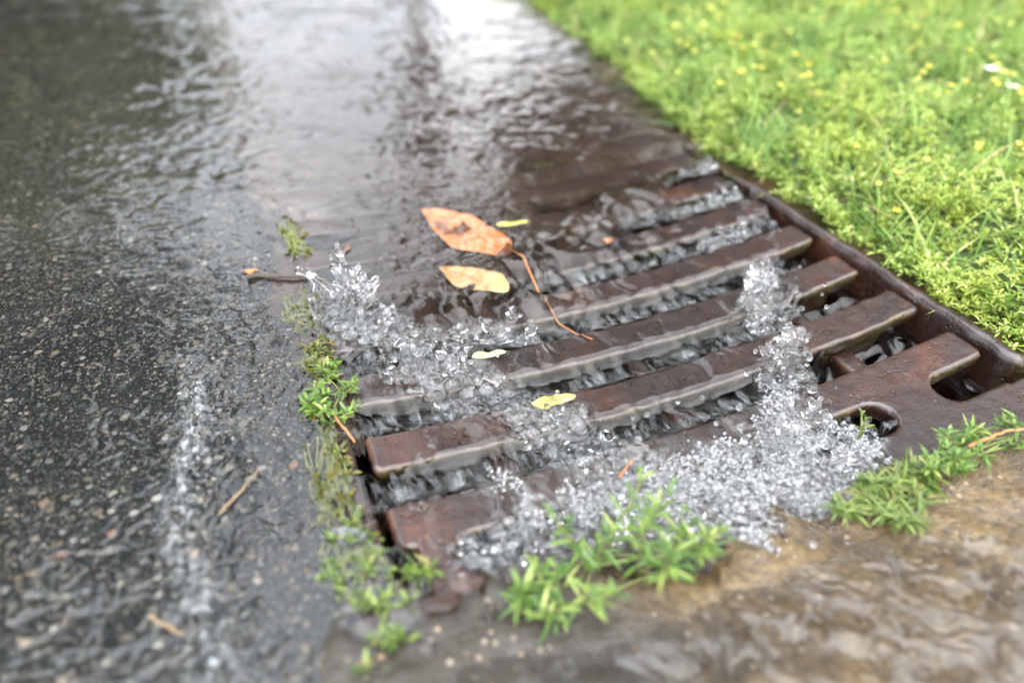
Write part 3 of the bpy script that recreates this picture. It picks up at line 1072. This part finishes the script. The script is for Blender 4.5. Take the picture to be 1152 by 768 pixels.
# beaten-up water: sheets of fine air bubbles just below the surface, in the slots and under the foam
us2 = np.arange(-.212, .20, .0016); vs2 = np.arange(-.475, -.005, .0016)
U2, V2 = np.meshgrid(us2, vs2, indexing='ij')
k, tt = slot_t(U2, V2)
slotm = sst(.12, .45, tt) * (1 - sst(.8, 1.0, tt)) * (np.abs(U2) < .204) * (V2 > -.415) * sst(-.0, -.10, V2)
fo = foam_mask(U2, V2)
slotm = slotm * (.15 + .85 * drained(U2, V2))
cover = np.maximum.reduce([.60 * slotm, 1.0 * np.clip(fo * 1.1, 0, 1), .75 * turb(U2, V2)])
cover *= np.clip(.75 + .35 * F_wx(U2 * 1.4 + .1, V2 * 1.4), .15, 1)
cover *= sst(.0, .012, dry_edge(V2) + .008 * F_edge(U2, V2) - U2) * (1 - clear_l(U2, V2))
Z2 = water_h(U2, V2) - .0011 - .0012 * slotm + .0004 * F_tur2(U2, V2)
f2 = grid_faces(len(us2), len(vs2))
keep = (cover.ravel()[f2] > .06).any(1)
f2 = f2[keep]
used = np.zeros(U2.size, bool); used[f2.ravel()] = True
remap = np.cumsum(used) - 1
o = mesh_np('aerated_water_glint', np.stack([U2, V2, Z2], -1).reshape(-1, 3)[used], remap[f2], AERATED_GLINT)
at_ = o.data.attributes.new('air', 'FLOAT', 'POINT')
at_.data.foreach_set('value', cover.ravel()[used].astype(np.float32))
tag(o, 'whitish air filled water churning through the slots of the grate', 'white water', kind='stuff')

# sky reflection on the ridge where the two flows meet, painted as white layer
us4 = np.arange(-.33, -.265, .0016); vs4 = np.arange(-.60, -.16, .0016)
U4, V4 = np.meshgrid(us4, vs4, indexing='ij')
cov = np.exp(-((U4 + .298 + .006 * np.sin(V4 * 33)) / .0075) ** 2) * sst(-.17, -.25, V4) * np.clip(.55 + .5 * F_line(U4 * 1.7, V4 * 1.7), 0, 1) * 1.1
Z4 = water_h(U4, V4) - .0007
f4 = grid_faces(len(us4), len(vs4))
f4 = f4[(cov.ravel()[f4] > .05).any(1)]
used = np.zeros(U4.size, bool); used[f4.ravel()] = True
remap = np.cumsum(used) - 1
o = mesh_np('aerated_water_glint', np.stack([U4, V4, Z4], -1).reshape(-1, 3)[used], remap[f4], AERATED_GLINT)
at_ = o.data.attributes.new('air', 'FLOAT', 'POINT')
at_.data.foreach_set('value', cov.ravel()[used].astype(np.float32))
tag(o, 'broken line of painted white sky glints on ruffled water running down the road left of the grate', 'white water', kind='stuff')

# silt carried in the pool: a brown cloud in the deeper water over the far bars
us3 = np.arange(-.235, .235, .004); vs3 = np.arange(-.25, .40, .004)
U3, V3 = np.meshgrid(us3, vs3, indexing='ij')
dep = (calm(U3, V3) - np.where(V3 > .06, gutter_z(U3, V3), zg(U3))) * 1000
mud = np.clip(sst(4.0, 15.0, dep) * (1 - drained(U3, V3)) * (.85 + .2 * F_wy(U3 * .7, V3 * .7)), 0, 1)
Z3 = calm(U3, V3) - .0035 - .0006 * F_wx(U3, V3)
f3 = grid_faces(len(us3), len(vs3))
f3 = f3[(mud.ravel()[f3] > .02).any(1)]
used = np.zeros(U3.size, bool); used[f3.ravel()] = True
remap = np.cumsum(used) - 1
o = mesh_np('silty_water', np.stack([U3, V3, Z3], -1).reshape(-1, 3)[used], remap[f3], SILTY)
at_ = o.data.attributes.new('air', 'FLOAT', 'POINT')
at_.data.foreach_set('value', mud.ravel()[used].astype(np.float32))
tag(o, 'brown silty water standing over the far bars of the grate', 'silty water', kind='stuff')

# free drops in the air
drop_px = [(718, 494, .022, 1.9), (728, 466, .016, 1.5), (712, 470, .018, 1.1), (713, 480, .018, 1.0), (832, 458, .012, 2.0), (833, 480, .010, 1.9), (866, 462, .012, 2.0),
           (881, 447, .014, 1.7), (893, 430, .016, 1.8), (868, 415, .02, 1.6), (874, 400, .022, 1.5), (790, 447, .01, 1.4), (806, 476, .012, 1.3), (700, 506, .012, 1.2),
           (930, 345, .012, 1.5), (925, 331, .012, 1.2), (929, 320, .012, 1.5), (889, 380, .018, 1.4), (612, 482, .012, 1.3), (627, 441, .004, 1.4), (908, 410, .014, 1.3),
           (850, 395, .022, 1.4), (900, 300, .012, 1.2), (655, 455, .012, .9), (560, 400, .012, .9), (428, 290, .02, .9), (840, 420, .02, 1.5), (856, 433, .016, 1.6), (763, 452, .008, 1.2)]
proto = None
for i, (x, y, zz, rm) in enumerate(drop_px):
    cu, cv = at(x, y, zz)
    if proto is None:
        v0, f0 = ICO3
        o = mesh_np('water_droplet', v0 * np.array([1, 1, 1.08]), f0, SPLASH)
        proto = o
    else:
        o = proto.copy(); COL.objects.link(o)
    o.location = (cu, cv, zz)
    s = rm * .00095
    o.scale = (s, s, s * (1 + .25 * math.sin(i * 3.1)))
    tag(o, 'tiny clear round water droplet thrown up above the grate', 'droplet', 'droplets flying above the grate')

# ------------------------------------------------------------------ leaves and twigs
def fallen_leaf(label, cat_pts, width, m, stalk_pts=None, stalk_m=None, curl=.0, tear=0.0, dz=.0, skew=0.0, zs=None):
    (xa, ya), (xb, yb) = cat_pts                     # tip and base in the photo
    zc = 0.0
    for _ in range(3):
        a_ = np.array(at(xa, ya, zc)); b_ = np.array(at(xb, yb, zc))
        mid = (a_ + b_) / 2
        zc = float(calm(np.array([mid[0]]), np.array([mid[1]]))[0]) + dz
    L = float(np.hypot(*(a_ - b_)))
    ang = math.atan2(a_[1] - b_[1], a_[0] - b_[0])
    root = empty('fallen_leaf', (mid[0], mid[1], zc), label, 'leaf')
    root.rotation_euler = (0, 0, ang)
    nu, nv = 40, 17
    s = np.linspace(0, 1, nu); w = np.linspace(-1, 1, nv)
    S_, W_ = np.meshgrid(s, w, indexing='ij')
    half = width / 2 * np.sin(PI * S_ ** .78) ** .75 * (1 + .018 * np.sin(S_ * 47 + 3 * W_) + .13 * np.sin(S_ * 7 + width * 900 + 1.5 * np.sign(W_)) + .05 * np.sin(S_ * 17 + 2.2 * np.sign(W_)))
    x = (S_ - .5) * L
    y = W_ * half + skew * L * np.sin(PI * S_)
    z = curl * (W_ ** 2) * half * .7 + .0006 * np.sin(S_ * 9) * (1 + W_) - curl * .2 * L * (S_ - .5) ** 2
    keepf = grid_faces(nu, nv)
    if tear:
        c = (keepf % nv).mean(1)
        si = (keepf // nv).mean(1) / nu
        wi = c / nv * 2 - 1
        keepf = keepf[~((wi > .25) & (np.abs(si - .42) < .10 * (wi)))]
    top = np.stack([x, y, z + .0002], -1).reshape(-1, 3)
    bot = top - np.array([0, 0, .0003])
    n = len(top)
    # thickness: both faces joined round the rim
    e = np.concatenate([keepf[:, [0, 1]], keepf[:, [1, 2]], keepf[:, [2, 3]], keepf[:, [3, 0]]])
    key = np.sort(e, 1)
    _, ii, c = np.unique(key[:, 0].astype(np.int64) * n + key[:, 1], return_index=True, return_counts=True)
    be = e[ii[c == 1]]
    q = np.vstack([keepf, keepf[:, ::-1] + n, np.stack([be[:, 1], be[:, 0], be[:, 0] + n, be[:, 1] + n], 1)])
    mesh_np('blade', np.vstack([top, bot]), q, m, root)
    if stalk_pts:
        pts = []
        for (px, py) in stalk_pts:
            zz = zc if zs is None else zs
            pu, pv = at(px, py, zz)
            dx, dy = pu - mid[0], pv - mid[1]
            c_, s_ = math.cos(-ang), math.sin(-ang)
            lz = float(calm(np.array([pu]), np.array([pv]))[0]) + (dz if not pts else .0012) - zc
            pts.append((dx * c_ - dy * s_, dx * s_ + dy * c_, lz if zs is None else 0))
        ac = Acc(); ac.tube(pts, np.linspace(.0008, .0005, len(pts)), 7)
        ac.build('stalk', stalk_m or RSTEMM, root)
    return root


ORANGE = m_deadleaf('orange_dead_leaf', (.44, .115, .026), (.60, .21, .06), (.36, .09, .02), 5)
TAN = m_deadleaf('tan_dead_leaf', (.38, .19, .06), (.50, .29, .11), (.26, .11, .03), 5)
YEL = m_deadleaf('yellow_dead_leaf', (.50, .40, .06), (.62, .52, .12), (.34, .28, .05), 12)
GRN = m_deadleaf('pale_green_leaf', (.30, .34, .12), (.45, .46, .2), (.5, .5, .3), 12)
BRN = m_deadleaf('brown_dead_leaf', (.10, .045, .025), (.17, .08, .05), (.06, .03, .02), 6)
fallen_leaf('large orange dead leaf with a long curved stalk lying under the water', ((475, 236), (573, 288)), .046, ORANGE,
            [(572, 282), (588, 292), (606, 318), (630, 345), (650, 357), (668, 368)], RSTEMM, .12, 0, -.0035)
fallen_leaf('torn pale tan dead leaf just below the large orange leaf', ((494, 302), (572, 327)), .030, TAN, None, None, .15, 1.0, -.0018)
fallen_leaf('small yellow leaf with toothed edge stuck on a wet bar', ((648, 445), (597, 458)), .010, YEL, [(597, 458), (592, 460)], STEMM, .2, 0, .0012)
fallen_leaf('small pale green leaf lying on a bar below the tan leaf', ((569, 396), (531, 402)), .007, GRN, None, None, .3, 0, .0012)
fallen_leaf('tiny yellow leaf under the water right of the orange leaf', ((596, 250), (558, 254)), .008, YEL, None, None, .1, 0, -.001)
fallen_leaf('small dark brown leaf floating left of the orange leaf', ((396, 275), (378, 287)), .006, BRN, None, None, .1, 0, .0012)
fallen_leaf('small pinkish leaf fragment on the road left of the splash', ((272, 306), (291, 304)), .005, ORANGE, None, None, .1, 0, .0010)
fallen_leaf('pale blue grey leaf lying on the rusty left side rail', ((368, 600), (412, 606)), .011, m_deadleaf('grey_dead_leaf', (.05, .06, .062), (.11, .115, .115), (.06, .06, .06), 7), None, None, .3, 0, -.0008)
fallen_leaf('tiny orange chip of leaf on the far bars', ((676, 273), (690, 271)), .005, ORANGE, None, None, .1, 0, -.0005)
fallen_leaf('curled brown leaf lying in the lawn', ((1098, 48), (1122, 42)), .022, BRN, None, None, .8, 0, .035)


def twig(label, pix, r0, r1, m, dz=.002, zc=None):
    pts = []
    for (x, y) in pix:
        z = 0.0
        for _ in range(3):
            pu, pv = at(x, y, z)
            z = float(calm(np.array([pu]), np.array([pv]))[0]) + dz if zc is None else zc
        pts.append((pu, pv, z))
    pts = np.array(pts)
    s = np.linspace(0, 1, len(pts)); t = np.linspace(0, 1, 14)
    pp = np.stack([np.interp(t, s, pts[:, i]) for i in range(3)], 1)
    pp[1:-1] += np.random.default_rng(len(label)).normal(0, .0003, (12, 3))
    c = pp.mean(0)
    ac = Acc(); ac.tube(pp - c, np.linspace(r0, r1, 14), 7)
    o = ac.build('twig', m)
    o.location = c
    return tag(o, label, 'twig')


twig('straight straw coloured twig lying on the road left of the grate', [(247, 577), (270, 553), (292, 528)], .0008, .0005, STRAWM)
twig('short straw coloured twig on the road near the bottom of the picture', [(167, 693), (187, 704), (207, 713)], .0008, .0006, STRAWM)
twig('dark brown twig jutting from the moss left of the splash', [(278, 312), (292, 309), (318, 311), (345, 311)], .0022, .0013, BARKM, .002)
twig('orange brown stem trailing over the weeds at the right front corner', [(1090, 502), (1112, 492), (1134, 484), (1154, 482)], .0012, .0008, RSTEMM, .012, .008)
twig('thin straw chip on the foam beside the front slot', [(696, 537), (704, 527), (712, 516)], .0009, .0006, RSTEMM, .003)
twig('thin reddish stem across the weeds at the open left slot', [(372, 462), (384, 478), (399, 497)], .0007, .0006, RSTEMM, .004)

# ------------------------------------------------------------------ sprigs: lawn and weeds


def sprigs(base, height, lean, nwh, nleaf, llen, lwid, seed, up_tilt=.5):
    """leaf arrays for many upright shoots with whorls of pointed leaves.  base (N,3)"""
    r = np.random.default_rng(seed)
    n = len(base)
    B, D, U_, Lh, Wd = [], [], [], [], []
    for w in range(nwh):
        f_ = (w + 1) / nwh
        cen = base + np.stack([lean[:, 0] * f_ ** 1.5, lean[:, 1] * f_ ** 1.5, np.full(n, 1.0) * f_], 1) * height[:, None]
        ph = r.uniform(0, 2 * PI, n)
        for k in range(nleaf):
            a_ = ph + k * 2 * PI / nleaf + r.normal(0, .25, n)
            el = (.15 + up_tilt * f_ ** 2 * 1.3) + r.normal(0, .22, n)
            d = np.stack([np.cos(a_) * np.cos(el), np.sin(a_) * np.cos(el), np.sin(el)], 1)
            d[:, :2] += lean * .3
            B.append(cen + r.normal(0, .0008, (n, 3))); D.append(d)
            U_.append(np.tile([0., 0., 1.], (n, 1)) - d * .1)
            sc = llen * (1 - .35 * (w == nwh - 1)) * r.uniform(.65, 1.2, n)
            Lh.append(sc); Wd.append(lwid * r.uniform(.8, 1.2, n))
    return np.vstack(B), np.vstack(D), np.vstack(U_), np.concatenate(Lh), np.concatenate(Wd)


r = np.random.default_rng(5)
# visible lawn area; shoots drawn from a jittered scatter, clumped
NS = 21500
u = .229 + 1.35 * r.uniform(0, 1, NS * 3) ** 1.25
v = r.uniform(-.48, 1.25, NS * 3)
ins = (u > lawn_edge(v) + np.where(v < .06, -.006 - .007 * np.clip(F_ragged(u * 0 + .4, v), -.6, 1.6), -.002)) & (v > -.47)
dcam = np.hypot(u - CAM_C[0], v - CAM_C[1])
azv = np.degrees(np.arctan2(u - CAM_C[0], v - CAM_C[1]))
ins &= (azv > 12) & (azv < 78)
F_cl = Field(51, 256, .7, .03, .14)
ins &= r.uniform(0, 1, len(u)) < .58 + .38 * F_cl(u, v)
u, v = u[ins][:NS], v[ins][:NS]
print('lawn shoots', len(u))
base = np.stack([u, v, lawn_z(u, v)], 1)
edge = sst(.06, .0, u - lawn_edge(v))
height = r.uniform(.007, .026, len(u)) * (1 + .5 * F_cl(u * .6, v * .6)) * (1 - .25 * edge)
height = np.clip(height, .006, .05)
lean = r.normal(0, .35, (len(u), 2)); lean[:, 0] -= .55 * edge
L_ = sprigs(base, height, lean, 3, 5, .0084, .0020, 61)
near = np.ones(len(L_[0]), bool)
v1, q1, t1 = leaves(L_[0], L_[1], L_[2], L_[3], L_[4], r.uniform(.0, .45, len(L_[0])))
gr = Acc(); gr.add(v1, q1, t1)
tag(gr.build('lawn_plants', GRASSM), 'bright green low growing leafy lawn beside the drain', 'lawn', kind='stuff')

# narrow grass blades through the lawn
NB = 64000
u = .25 + 1.3 * r.uniform(0, 1, NB) ** 1.2; v = r.uniform(-.46, 1.25, NB)
k_ = (u > lawn_edge(v) + .004) & (r.uniform(0, 1, NB) < .5 + .4 * F_cl(u + .2, v))
u, v = u[k_], v[k_]
base = np.stack([u, v, lawn_z(u, v)], 1)
a_ = r.uniform(0, 2 * PI, len(u)); el = r.uniform(.5, 1.4, len(u))
d = np.stack([np.cos(a_) * np.cos(el), np.sin(a_) * np.cos(el), np.sin(el)], 1)
v1, q1, t1 = leaves(base, d, np.tile([0, 0, 1.], (len(u), 1)) + .001 * d, r.uniform(.015, .056, len(u)), r.uniform(.0010, .0026, len(u)), r.uniform(.1, .7, len(u)), .2)
gb = Acc(); gb.add(v1, q1, t1)
tag(gb.build('grass', BLADEM), 'thin bright grass blades scattered through the lawn', 'grass', kind='stuff')

# yellow buds
NY = 3200
u = .27 + 1.3 * r.uniform(0, 1, NY); v = r.uniform(-.4, 1.25, NY)
F_y = Field(52, 256, 1.2, .12, .4)
k_ = (u > lawn_edge(v) + .02) & (F_y(u, v) + r.normal(0, .5, NY) > .35) & (v > -.25)
u, v = u[k_], v[k_]
cen = np.stack([u, v, lawn_z(u, v) + r.uniform(.016, .036, len(u))], 1)
Bn = np.repeat(cen, 5, 0)
a_ = np.tile(np.arange(5) * 2 * PI / 5, len(cen)) + np.repeat(r.uniform(0, 6, len(cen)), 5)
d = np.stack([np.cos(a_), np.sin(a_), np.full(len(a_), .8)], 1)
v1, q1, t1 = leaves(Bn, d, np.tile([0, 0, 1.], (len(Bn), 1)), r.uniform(.0030, .0058, len(Bn)), .0038, .3)
ga = Acc(); ga.add(v1, q1, t1)
tag(ga.build('yellow_flowers', YELLOWM), 'tiny yellow flower heads dotted all over the lawn', 'flowers', kind='stuff')


def weed(label, px, zb, ncl, spread, hgt, leaf_l, leaf_w, seed, m=WEEDM, flow=(0, 0), nleaf=5, nwh=4, cat='weed', name='weed_plant', sm=STEMM, tilt=.5):
    r = np.random.default_rng(seed)
    cu, cv = at(px[0], px[1], zb)
    root = empty(name, (cu, cv, zb), label, cat)
    n = ncl
    a = r.uniform(0, 2 * PI, n); q = np.sqrt(r.uniform(0, 1, n))
    ax = np.array(spread)
    b = np.stack([q * np.cos(a) * ax[0], q * np.sin(a) * ax[1], np.zeros(n)], 1)
    h = hgt * r.uniform(.5, 1.1, n)
    lean = r.normal(0, .35, (n, 2)) + np.array(flow)
    st = Acc()
    for i in range(n):
        f_ = np.linspace(0, 1, 7)
        pts = b[i] + np.stack([lean[i, 0] * f_ ** 1.5, lean[i, 1] * f_ ** 1.5, f_], 1) * h[i]
        pts[0, 2] -= .004
        st.tube(pts, np.linspace(.0007, .0004, 7), 5)
    # runners along the ground joining the shoots
    for i in range(1, n):
        j = int(r.integers(0, i))
        f_ = np.linspace(0, 1, 6)[:, None]
        pts = b[j] * (1 - f_) + b[i] * f_ + np.array([0, 0, 1]) * (.002 * np.sin(PI * f_)) + np.array([0, 0, .0008])
        st.tube(pts, .0005, 5)
    st.build('stem', sm, root)
    Lf = sprigs(b, h, lean, nwh, nleaf, leaf_l, leaf_w, seed + 1, tilt)
    k = r.uniform(0, 1, len(Lf[0])) < .86
    Lf = [x[k] for x in Lf]
    v1, q1, t1 = leaves(Lf[0], Lf[1], Lf[2], Lf[3], Lf[4], r.uniform(-.05, .4, len(Lf[0])))
    ac = Acc(); ac.add(v1, q1, t1)
    ac.build('foliage', m, root)
    return root


weed('bushy bright green weed growing at the front edge of the grate', (712, 640), -.006, 11, (.042, .016), .033, .0135, .0023, 101, nleaf=4, nwh=5)
weed('smaller green weed sprouting left of the bushy front weed', (598, 694), -.004, 6, (.024, .010), .022, .0125, .0023, 103, nleaf=4)
weed('low green weed with starry shoots on the plate at the right front corner', (1096, 508), .001, 17, (.046, .012), .011, .0090, .0022, 105, flow=(-.5, -.2))
weed('drowned mat of pale green weed streaming beside the foam', (1003, 552), -.003, 22, (.036, .018), .004, .012, .0020, 107, PONDM, (-1.2, -.9), tilt=.2)
weed('lone yellowish bud shoot beside the rounded slot end', (968, 486), -.002, 2, (.004, .003), .013, .006, .0018, 108, PONDM, (.7, .3), 3, 2)
weed('mossy green weed clinging to the frame at the open left slot', (362, 448), .000, 14, (.014, .026), .009, .0080, .0022, 109, WEEDM, (1.0, -.4))
weed('blurred green weed lying in the water at the bottom left corner of the grate', (455, 668), -.003, 6, (.024, .012), .005, .0110, .0026, 111, PONDM, (-.9, -.3), nwh=2)
weed('blurred pale weed at the bottom edge of the picture left of centre', (428, 742), -.002, 4, (.020, .010), .007, .0115, .0026, 113, PONDM, (-.6, -.1), nwh=2)
weed('dark olive water moss clump on the far left corner of the grate', (330, 270), .000, 30, (.011, .042), .002, .0055, .0024, 115, MOSSM, (.9, -1.2), 4, 2, 'moss', 'moss_clump')
weed('yellowish moss clump under the water below the dark twig', (338, 352), -.002, 28, (.013, .028), .002, .0055, .0024, 117, MOSSM, (.9, -1.0), 4, 2, 'moss', 'moss_clump')
weed('drowned moss and weed strands along the rusty left rail', (368, 528), -.003, 44, (.013, .056), .003, .0055, .0024, 119, MOSSM, (.4, -1.2), 4, 2, 'moss', 'moss_clump')
weed('ragged moss strands between the splash and the open left slot', (352, 402), -.001, 26, (.010, .024), .004, .0070, .0024, 131, MOSSM, (.9, -1.3), 3, 2, 'moss', 'moss_clump')
weed('drowned olive strands at the near left corner of the iron surround', (402, 622), -.002, 26, (.020, .022), .004, .0075, .0026, 133, PONDM, (.2, -1.4), 3, 2, 'moss', 'moss_clump')
weed('thin fringe of green moss on the sunken back rail', (628, 192), -.012, 16, (.030, .005), .004, .0045, .0024, 121, WEEDM, (0, -.3), 4, 2, 'moss', 'moss_clump')
weed('dark green tuft overhanging the water at the far lawn edge', (770, 110), .004, 18, (.02, .03), .018, .010, .003, 123, MOSSM, (-.8, -.2), 4, 3)

# daisies
def daisy(label, px, z, npet, rp, openness):
    cu, cv = at(px[0], px[1], z)
    root = empty('daisy', (cu, cv, z), label, 'flower')
    a_ = np.arange(npet) * 2 * PI / npet
    d = np.stack([np.cos(a_), np.sin(a_), np.full(npet, openness)], 1)
    v1, q1, t1 = leaves(np.zeros((npet, 3)), d, np.tile([0, 0, 1.], (npet, 1)), rp, rp * .42, .15, .1)
    ac = Acc(); ac.add(v1, q1, t1); ac.build('petals', WHITEM, root)
    v1, f1 = spheres([(0, 0, .0005)], [rp * .3], [(1, 1, .6)]); mesh_np('flower_head', v1, f1, YELLOWM, root)
    ac = Acc(); ac.tube([(0, 0, 0), (.001, .001, -.015), (.002, .003, -.03)], .0007, 6); ac.build('stem', STEMM, root)


daisy('small white daisy in the lawn, upper of the two', (1116, 80), .045, 14, .011, .5)
daisy('small white daisy in the lawn, lower of the two', (1139, 97), .038, 14, .008, .2)

# ------------------------------------------------------------------ trees and hedge across the road (mirrored in the water)
def tree(label, az, dist, hc, rad, seed, leafc, nleaf, leaf_s, name='tree', trunk_r=.16, sparse=False, group=None):
    r = np.random.default_rng(seed)
    x = CAM_C[0] + dist * math.sin(math.radians(az)); y = CAM_C[1] + dist * math.cos(math.radians(az))
    root = empty(name, (x, y, -.02), label, 'tree', group)
    tr = Acc()
    tr.tube([(0, 0, 0), (.05, .02, hc * .35), (.0, .08, hc * .7), (.06, .03, hc + rad[2] * .4)], [trunk_r, trunk_r * .8, trunk_r * .6, trunk_r * .15], 10)
    tips = []
    for i in range(26):
        z0 = hc * r.uniform(.45, 1.15)
        d = r.normal(0, 1, 3); d[2] = abs(d[2]) * .6; d /= np.linalg.norm(d)
        e = np.array([0, 0, hc]) + d * np.array(rad) * r.uniform(.6, .98)
        m_ = np.array([0, 0, z0]) * .5 + e * .5 + r.normal(0, .12, 3)
        tr.tube([(0, 0, z0), m_, e], [trunk_r * .35, trunk_r * .2, .012], 6)
        tips.append(e); tips.append(m_)
        for j in range(4):
            e2 = e + r.normal(0, .3, 3) * np.array(rad) * .45
            tr.tube([m_ * .3 + e * .7, (m_ + e2) / 2, e2], [.03, .02, .008], 5)
            tips.append(e2)
    tr.build('trunk', BARKM, root)
    tips = np.array(tips)
    c = tips[r.integers(0, len(tips), nleaf)] + r.normal(0, 1, (nleaf, 3)) * np.array(rad) * (.13 if not sparse else .07)
    d = r.normal(0, 1, (nleaf, 3)); d[:, 2] -= .3
    v1, q1, t1 = leaves(c, d, r.normal(0, 1, (nleaf, 3)), leaf_s * r.uniform(.6, 1.3, nleaf), leaf_s * .55, .2)
    ac = Acc(); ac.add(v1, q1, t1); ac.build('crown', leafc, root)


TREEM = m_leafy('tree_leaf', [(0, (.02, .035, .01)), (.6, (.04, .065, .015)), (1, (.07, .10, .025))], .5, .3)
TREEM2 = m_leafy('tree_leaf_brown', [(0, (.03, .028, .012)), (.6, (.055, .05, .018)), (1, (.09, .08, .03))], .5, .3)
HEDGEM = m_leafy('hedge_leaf', [(0, (.09, .12, .015)), (.6, (.17, .20, .025)), (1, (.28, .28, .05))], .5, .3)
tree('broad leafy tree over the road, mirrored dark in the water at the left', -35, 9.0, 5.3, (4.3, 4.0, 4.6), 201, TREEM, 16000, .36)
tree('brownish leafy tree behind the lawn, mirrored at the right of the pool', 51, 9.5, 4.9, (4.9, 4.8, 4.7), 202, TREEM2, 17000, .38)
tree('tall brownish tree farther off, mirrored at the lawn side of the pool', 35, 13.0, 3.9, (2.5, 2.4, 3.3), 205, TREEM2, 8000, .36)
tree('slender sparse tree mirrored as thin strokes in the middle of the pool', 15.5, 12.0, 4.0, (.38, .38, 1.6), 203, TREEM2, 260, .26, sparse=True, trunk_r=.07)
tree('bright bushy young tree mirrored yellow green at the top left of the road', -14, 6.3, 1.25, (1.55, 1.3, 1.25), 204, HEDGEM, 7000, .17, trunk_r=.10)
r = np.random.default_rng(9)
hroot = empty('hedge', (1, 15.5, -.02), 'long clipped green hedge beyond the road, mirrored along the top of the pool', 'hedge')
n = 9000
hx = r.uniform(-13, 13, n); hy = r.normal(0, .5, n); hz = r.uniform(0, 1, n) ** .8 * (2.0 + .7 * np.sin(hx * .9) + .35 * np.sin(hx * 2.3 + 1))
v1, q1, t1 = leaves(np.stack([hx, hy, hz], 1), r.normal(0, 1, (n, 3)), r.normal(0, 1, (n, 3)), .4, .25, .2)
ac = Acc(); ac.add(v1, q1, t1); ac.build('foliage', HEDGEM, hroot)
for xx in np.arange(-12, 12.1, 2.0):
    ac = Acc(); ac.tube([(xx, 0, 0), (xx + .1, .05, .9), (xx, 0, 1.7)], [.06, .05, .02], 6)
    ac.build('stem', BARKM, hroot)

# ------------------------------------------------------------------ light, world, camera
SUN_EL, SUN_AZ = math.radians(60), math.radians(165)     # azimuth from +Y towards +X
w = bpy.data.worlds.new('World'); scene.world = w; w.use_nodes = True
nt = w.node_tree; nt.nodes.clear(); n = N(nt)
sky = n.new('ShaderNodeTexSky'); sky.sky_type = 'NISHITA'; sky.sun_disc = False
sky.sun_elevation = SUN_EL; sky.sun_rotation = SUN_AZ; sky.air_density = 1.0; sky.dust_density = 4.0
co = n.new('ShaderNodeTexCoord').outputs['Generated']
cl = n.noise(co, 2.3, 6, .55, .4)
cloud = n.ramp(cl, [(.3, (6.6, 7.3, 8.6)), (.5, (11.0, 11.6, 12.7)), (.7, (18, 18, 18.4))])
col = n.mix(n.ramp(n.noise(co, 1.4, 4, .5), [(.2, .72), (.5, .96)]), sky.outputs[0], cloud)
sx = n.new('ShaderNodeSeparateXYZ'); n.link(co, sx.inputs[0])
# an overcast sky is about three times as bright overhead as along the horizon
grad = n.ramp(sx.outputs['Z'], [(.2, 1.2), (.66, 1.65), (.86, 2.9), (1.0, 3.1)])
col = n.mix(1.0, col, grad, 'MULTIPLY')
bg = n.new('ShaderNodeBackground'); n.set(bg, Color=col, Strength=.1)
wo = n.new('ShaderNodeOutputWorld'); n.link(bg.outputs[0], wo.inputs[0])
sl = bpy.data.lights.new('sun', 'SUN'); sl.energy = 0.8; sl.angle = math.radians(70); sl.color = (1, .96, .9)
so = bpy.data.objects.new('sun', sl); COL.objects.link(so)
dirv = Vector((math.sin(SUN_AZ) * math.cos(SUN_EL), math.cos(SUN_AZ) * math.cos(SUN_EL), math.sin(SUN_EL)))
so.rotation_euler = dirv.to_track_quat('Z', 'Y').to_euler()
so.location = dirv * 20

cam = bpy.data.cameras.new('camera'); cam.sensor_width = 36; cam.lens = FPX / 1152 * 36
cam.clip_start = .01; cam.clip_end = 400
cam.dof.use_dof = True; cam.dof.focus_distance = .45; cam.dof.aperture_fstop = 2.4
co_ = bpy.data.objects.new('camera', cam); COL.objects.link(co_)
co_.location = CAM_C; co_.rotation_euler = CAM_R
scene.camera = co_

scene.render.engine = 'CYCLES'
c = scene.cycles
c.use_denoising = True
try:
    c.denoiser = 'OPENIMAGEDENOISE'
except Exception:
    pass
c.max_bounces = 14; c.transmission_bounces = 12; c.glossy_bounces = 6; c.diffuse_bounces = 3; c.transparent_max_bounces = 40
c.caustics_reflective = False; c.caustics_refractive = True; c.blur_glossy = .3
c.sample_clamp_indirect = 12
scene.view_settings.view_transform = 'Standard'
scene.view_settings.look = 'None'
scene.view_settings.exposure = 1.42
scene.view_settings.gamma = 1
